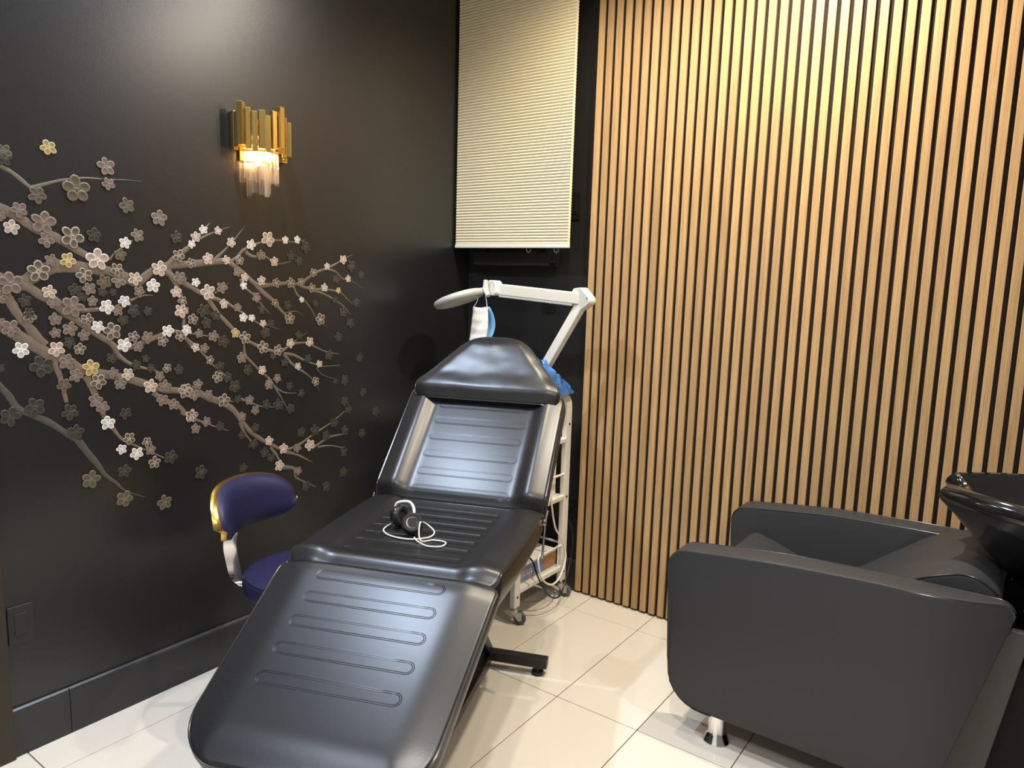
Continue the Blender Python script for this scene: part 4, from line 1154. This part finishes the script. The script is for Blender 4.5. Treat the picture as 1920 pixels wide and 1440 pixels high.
g.add(*lathe_vf([(0.012, 0), (0.013, 0.008), (0.009, 0.016)], 14, kc, -nrm))
g.build('star_knob', M_WPLAST, lp)

# face mask hung on the knob
fmk = thing('face_mask', (kc.x, kc.y - 0.03, 1.14), 'white and blue disposable face mask hung on the lamp knob', 'face mask')
e1 = Vector((0.86, 0.50, 0)).normalized(); e2 = Vector((0.5, -0.86, 0)).normalized()
mo = kc - nrm * 0.026 + e1 * 0.002
def mask_sheet(name, m, fn):
    nu, nv = 12, 14
    V, F = [], []
    for j in range(nv + 1):
        for i in range(nu + 1):
            V.append(fn(i / nu, j / nv))
    F = [(j * (nu + 1) + i, j * (nu + 1) + i + 1, (j + 1) * (nu + 1) + i + 1, (j + 1) * (nu + 1) + i) for j in range(nv) for i in range(nu)]
    o = mesh(name, V, F, m, fmk, True)
    sm = o.modifiers.new('thick', 'SOLIDIFY'); sm.thickness = 0.0012
    return o
zt = 1.302
def inner(u, v):
    w = 0.062 + 0.012 * math.sin(PI * min(v * 0.9, 1))
    x = -0.036 - 0.016 * v + w * u
    return mo + e1 * x + e2 * (0.010 * math.sin(PI * u) * math.sin(PI * v) + 0.002 * math.sin(v * 26)) + ZZ * (zt - mo.z - 0.170 * v - 0.004 * math.sin(PI * u))
def outer(u, v):
    w = 0.030 * math.sin(PI * (0.06 + 0.90 * v)) ** 0.8
    x = -0.036 - 0.016 * v + 0.062 + 0.012 * math.sin(PI * min(v * 0.9, 1)) - 0.02 + (0.02 + w) * u
    return mo + e1 * x + e2 * (-0.004 - 0.030 * (1 - u) * math.sin(PI * v) - 0.006) + ZZ * (zt - mo.z - 0.170 * v)
mask_sheet('inner_layer', M_MASKW, inner)
mask_sheet('outer_layer', M_MASKB, outer)
tube('ear_loop', spline([inner(0.04, 0.0), mo + e1 * -0.020 + ZZ * -0.052, mo + e1 * -0.008 + ZZ * 0.0, mo + e1 * 0.004 + ZZ * 0.004, mo + e1 * 0.010 + ZZ * -0.004, mo + e1 * 0.020 + ZZ * -0.045, inner(0.97, 0.0)], 6), 0.0016, M_MASKW, fmk, 6)

# crumpled blue bag over the trolley frame
bgo = thing('blue_plastic_bag', (0.64, -0.2, 0.93), 'crumpled blue plastic bag draped over the trolley top', 'bag')
V, F = [], []
nu, nv = 24, 20
for j in range(nv + 1):
    for i in range(nu + 1):
        u, v = i / nu, j / nv
        yy = -0.345 + 0.260 * u
        ztop = 0.950 + 0.160 * (1 - u) ** 0.85
        ang = PI * v
        x = 0.670 - 0.022 * math.cos(ang) * (0.6 + 0.8 * (1 - u))
        z = 0.9400 + (ztop - 0.9400) * math.sin(ang) ** 0.7
        q = Vector((x * 34, yy * 38, z * 30))
        f = 0.019 * math.sin(ang) + 0.002
        V.append((x + 1.3 * f * noise.noise(q), yy + f * noise.noise(q + Vector((5, 1, 2))), z + f * noise.noise(q + Vector((9, 4, 7)))))
F = [(j * (nu + 1) + i, j * (nu + 1) + i + 1, (j + 1) * (nu + 1) + i + 1, (j + 1) * (nu + 1) + i) for j in range(nv) for i in range(nu)]
o = mesh('bag_film', V, F, M_BAG, bgo, False)
sm = o.modifiers.new('thick', 'SOLIDIFY'); sm.thickness = 0.0008

# ================================================================ wash chair
ch = thing('wash_chair', (1.90, -0.365, 0), 'charcoal padded wash chair with wide arms on chrome feet', 'salon chair')
def arm_profile():
    P_ = [(1.445, 0.085), (2.175, 0.085), (2.335, 0.652), (1.432, 0.612)]
    p = round_poly([(1.452, 0.098), (2.190, 0.098), (2.334, 0.655), (2.02, 0.652), (1.75, 0.640), (1.425, 0.602)], [0.115, 0.05, 0.035, 0.5, 0.6, 0.055], 9)
    return p
AP = arm_profile()
def zspan(x):
    zs = []
    n = len(AP)
    for i in range(n):
        (xa, za), (xb, zb) = AP[i], AP[(i + 1) % n]
        if (xa - x) * (xb - x) <= 0 and abs(xa - xb) > 1e-9:
            zs.append(za + (zb - za) * (x - xa) / (xb - xa))
    return min(zs), max(zs)
AXL, AXH = min(p[0] for p in AP) + 1e-4, max(p[0] for p in AP) - 1e-4
for (yo, yi) in ((-0.703, -0.600), (-0.027, -0.130)):
    sg = 1 if yi > yo else -1
    cols = [AXL + (AXH - AXL) * f for f in [0.5 - 0.5 * math.cos(PI * k / 70) for k in range(71)]]
    def outer_y(x):
        k = max(0.0, (x - 2.06) / 0.275)
        return yo + sg * 0.080 * k ** 2.2
    V, F = [], []
    nr = 0
    for x in cols:
        z0, z1 = zspan(x)
        a, b = outer_y(x), yi
        th, hh = abs(b - a), z1 - z0
        rr = max(0.0005, min(0.010, th * 0.45, hh * 0.45))
        ring = []
        for (cd, cz, st) in ((rr, z0 + rr, PI), (th - rr, z0 + rr, 1.5 * PI), (th - rr, z1 - rr, 0.0), (rr, z1 - rr, 0.5 * PI)):
            for q in range(4):
                an = st + 0.5 * PI * q / 3
                ring.append((x, a + sg * (cd + rr * math.cos(an)), cz + rr * math.sin(an)))
        nr = len(ring)
        V += ring
    for i in range(len(cols) - 1):
        for k in range(nr):
            F.append((i * nr + k, i * nr + (k + 1) % nr, (i + 1) * nr + (k + 1) % nr, (i + 1) * nr + k))
    F += [tuple(range(nr)), tuple(range((len(cols) - 1) * nr, len(cols) * nr))]
    o = mesh('arm', V, F, M_CHAIR, ch, True)
    bpy.context.view_layer.update()
    # raised seams along the top edges, running round the front
    for side in (0, 1):
        pts = []
        for x in cols[30::-2]:
            pts.append((x, zspan(x)[0], 0))
        pts = [p for p in pts if p[0] < 1.60] + [(x, zspan(x)[1], 0) for x in cols[1:-1:2]]
        Q = []
        for (x, z, _) in pts:
            zl, zh = zspan(x)
            y = outer_y(x) + sg * 0.0018 if side == 0 else yi - sg * 0.0018
            ins = 0.0022 if z == zh else -0.0022
            Q.append(Vector((x + 0.0015 * (1 if x < 1.6 else 0), y, z - ins)))
        q = [Q[0]]
        for pnt in Q[1:]:
            if (pnt - q[-1]).length > 0.004: q.append(pnt)
        tube('arm_piping', q, 0.0024, M_PIPING, o, 6)
# seat cushion: rounded front, sloping down to the back
sp = round_poly([(1.505, 0.33), (1.99, 0.30), (1.99, 0.395), (1.80, 0.432), (1.60, 0.508), (1.492, 0.538)], [0.05, 0.02, 0.03, 0.3, 0.3, 0.045], 8)
V, F = prism_vf(sp, lambda u, v, d: (u, d, v), -0.597, -0.133)
mesh('seat_cushion', V, F, M_CHAIR, ch, True, 0.012, 3, angle=60)
bp_ = round_poly([(1.78, 0.405), (1.93, 0.36), (2.19, 0.47), (2.315, 0.640), (2.220, 0.703), (2.10, 0.660)], [0.03, 0.05, 0.12, 0.07, 0.085, 0.4], 9)
V, F = prism_vf(bp_, lambda u, v, d: (u, d, v), -0.596, -0.134)
bo = mesh('backrest', V, F, M_CHAIR, ch, True, 0.010, 3, angle=60)
bpy.context.view_layer.update()
q = [Vector((u, -0.5955, v)) for u, v in bp_]
qq = [q[0]]
for p in q[1:]:
    if (p - qq[-1]).length > 0.004: qq.append(p)
tube('backrest_piping', qq, 0.0026, M_PIPING, bo, 6, True)
box('under_frame', (1.54, -0.599, 0.135), (2.16, -0.131, 0.31), M_BLACKMET, ch, 0.01)
for (fx, fy) in ((1.605, -0.655), (1.605, -0.075), (2.09, -0.655), (2.09, -0.075)):
    lathe('chrome_foot', [(0.040, 0.0), (0.042, 0.004), (0.038, 0.012), (0.030, 0.027), (0.027, 0.032), (0.027, 0.1005)], M_CHROME, ch, 28, (fx, fy, 0))

# ================================================================ wash basin on its pedestal
wbn = thing('wash_basin', (2.52, -0.365, 0), 'glossy black ceramic wash basin behind the chair', 'wash basin')
BCX, BCY, BRZ = 2.452, -0.362, 0.888
def rim(th, k=1.0):
    c_, s_ = math.cos(th), math.sin(th)
    ex = 2.5
    r = (abs(c_) ** ex + abs(s_) ** ex) ** (-1 / ex)
    x, y = 0.385 * r * c_, 0.262 * r * s_
    if x < 0:   # taper towards the neck end
        y *= 1 - 0.52 * (min(1, -x / 0.385)) ** 1.6
    return x * k, y * k
def notch(x, y):
    return max(0.0, 1 - (abs(y) / 0.088) ** 2.4) * smooth01(-0.22, -0.36, x)
layers = [  # scale, z offset, x shift, notch strength
    (0.42, -0.290, 0.060, 0), (0.52, -0.250, 0.055, 0), (0.70, -0.165, 0.030, 0.1), (0.88, -0.085, 0.012, 0.4), (0.975, -0.045, 0.002, 0.9), (1.0, -0.030, 0.0, 1),
    (0.985, -0.015, 0, 1), (0.945, 0.001, 0, 1), (0.922, 0.006, 0, 1), (0.895, 0.004, 0, 1), (0.875, -0.010, 0, 1), (0.84, -0.05, 0.0, 0.8), (0.76, -0.125, 0.01, 0.3), (0.60, -0.175, 0.03, 0), (0.30, -0.195, 0.05, 0), (0.04, -0.200, 0.06, 0)]
N = 96
V, F = [], []
for (k, dz, sx, ns) in layers:
    for i in range(N):
        th = 2 * PI * i / N
        x, y = rim(th, k)
        x0_, y0_ = rim(th)
        nt = notch(x0_, y0_) * ns
        V.append((BCX + x + sx + nt * 0.085, BCY + y, BRZ + dz - nt * 0.040 + 0.012 * (x0_ / 0.385) * 0))
for l in range(len(layers) - 1):
    for i in range(N):
        F.append((l * N + i, l * N + (i + 1) % N, (l + 1) * N + (i + 1) % N, (l + 1) * N + i))
F.append(tuple(range(N - 1, -1, -1))); F.append(tuple(range((len(layers) - 1) * N, len(layers) * N)))
bw = mesh('bowl', V, F, M_CERAMIC, wbn, True)
bpy.context.view_layer.update()
lathe('drain', [(0.024, 0), (0.022, 0.004), (0.012, 0.003), (0.010, 0.001)], M_CHROME, bw, 20, (BCX + 0.06, BCY, BRZ - 0.200))
V, F = prism_vf(round_poly([(2.245, 0.031), (2.80, 0.031), (2.72, 0.60), (2.405, 0.60), (2.335, 0.45)], [0.01, 0.02, 0.03, 0.03, 0.05], 4), lambda u, v, d: (u, d, v), -0.566, -0.160)
mesh('pedestal', V, F, mat('matte_black_shell', (0.004, 0.004, 0.004), 0.55, spec=0.2), wbn, True, 0.012, 3)
V, F = prism_vf(round_poly([(2.190, 0.004), (2.275, 0.004), (2.362, 0.575), (2.322, 0.575), (2.210, 0.42)], [0.004, 0.004, 0.008, 0.008, 0.0], 4), lambda u, v, d: (u, d, v), -0.598, -0.572)
mesh('side_panel', V, F, mat('dark_grey_lacquer', (0.034, 0.035, 0.033), 0.40), wbn, True, 0.003, 2)
V, F = prism_vf(round_poly([(2.190, 0.004), (2.275, 0.004), (2.362, 0.575), (2.322, 0.575), (2.210, 0.42)], [0.004, 0.004, 0.008, 0.008, 0.0], 4), lambda u, v, d: (u, d, v), -0.160, -0.134)
mesh('side_panel', V, F, MATS['dark_grey_lacquer'], wbn, True, 0.003, 2)
box('base_plate', (2.20, -0.571, 0.004), (2.78, -0.156, 0.030), M_BLACKMET, wbn, 0.004)
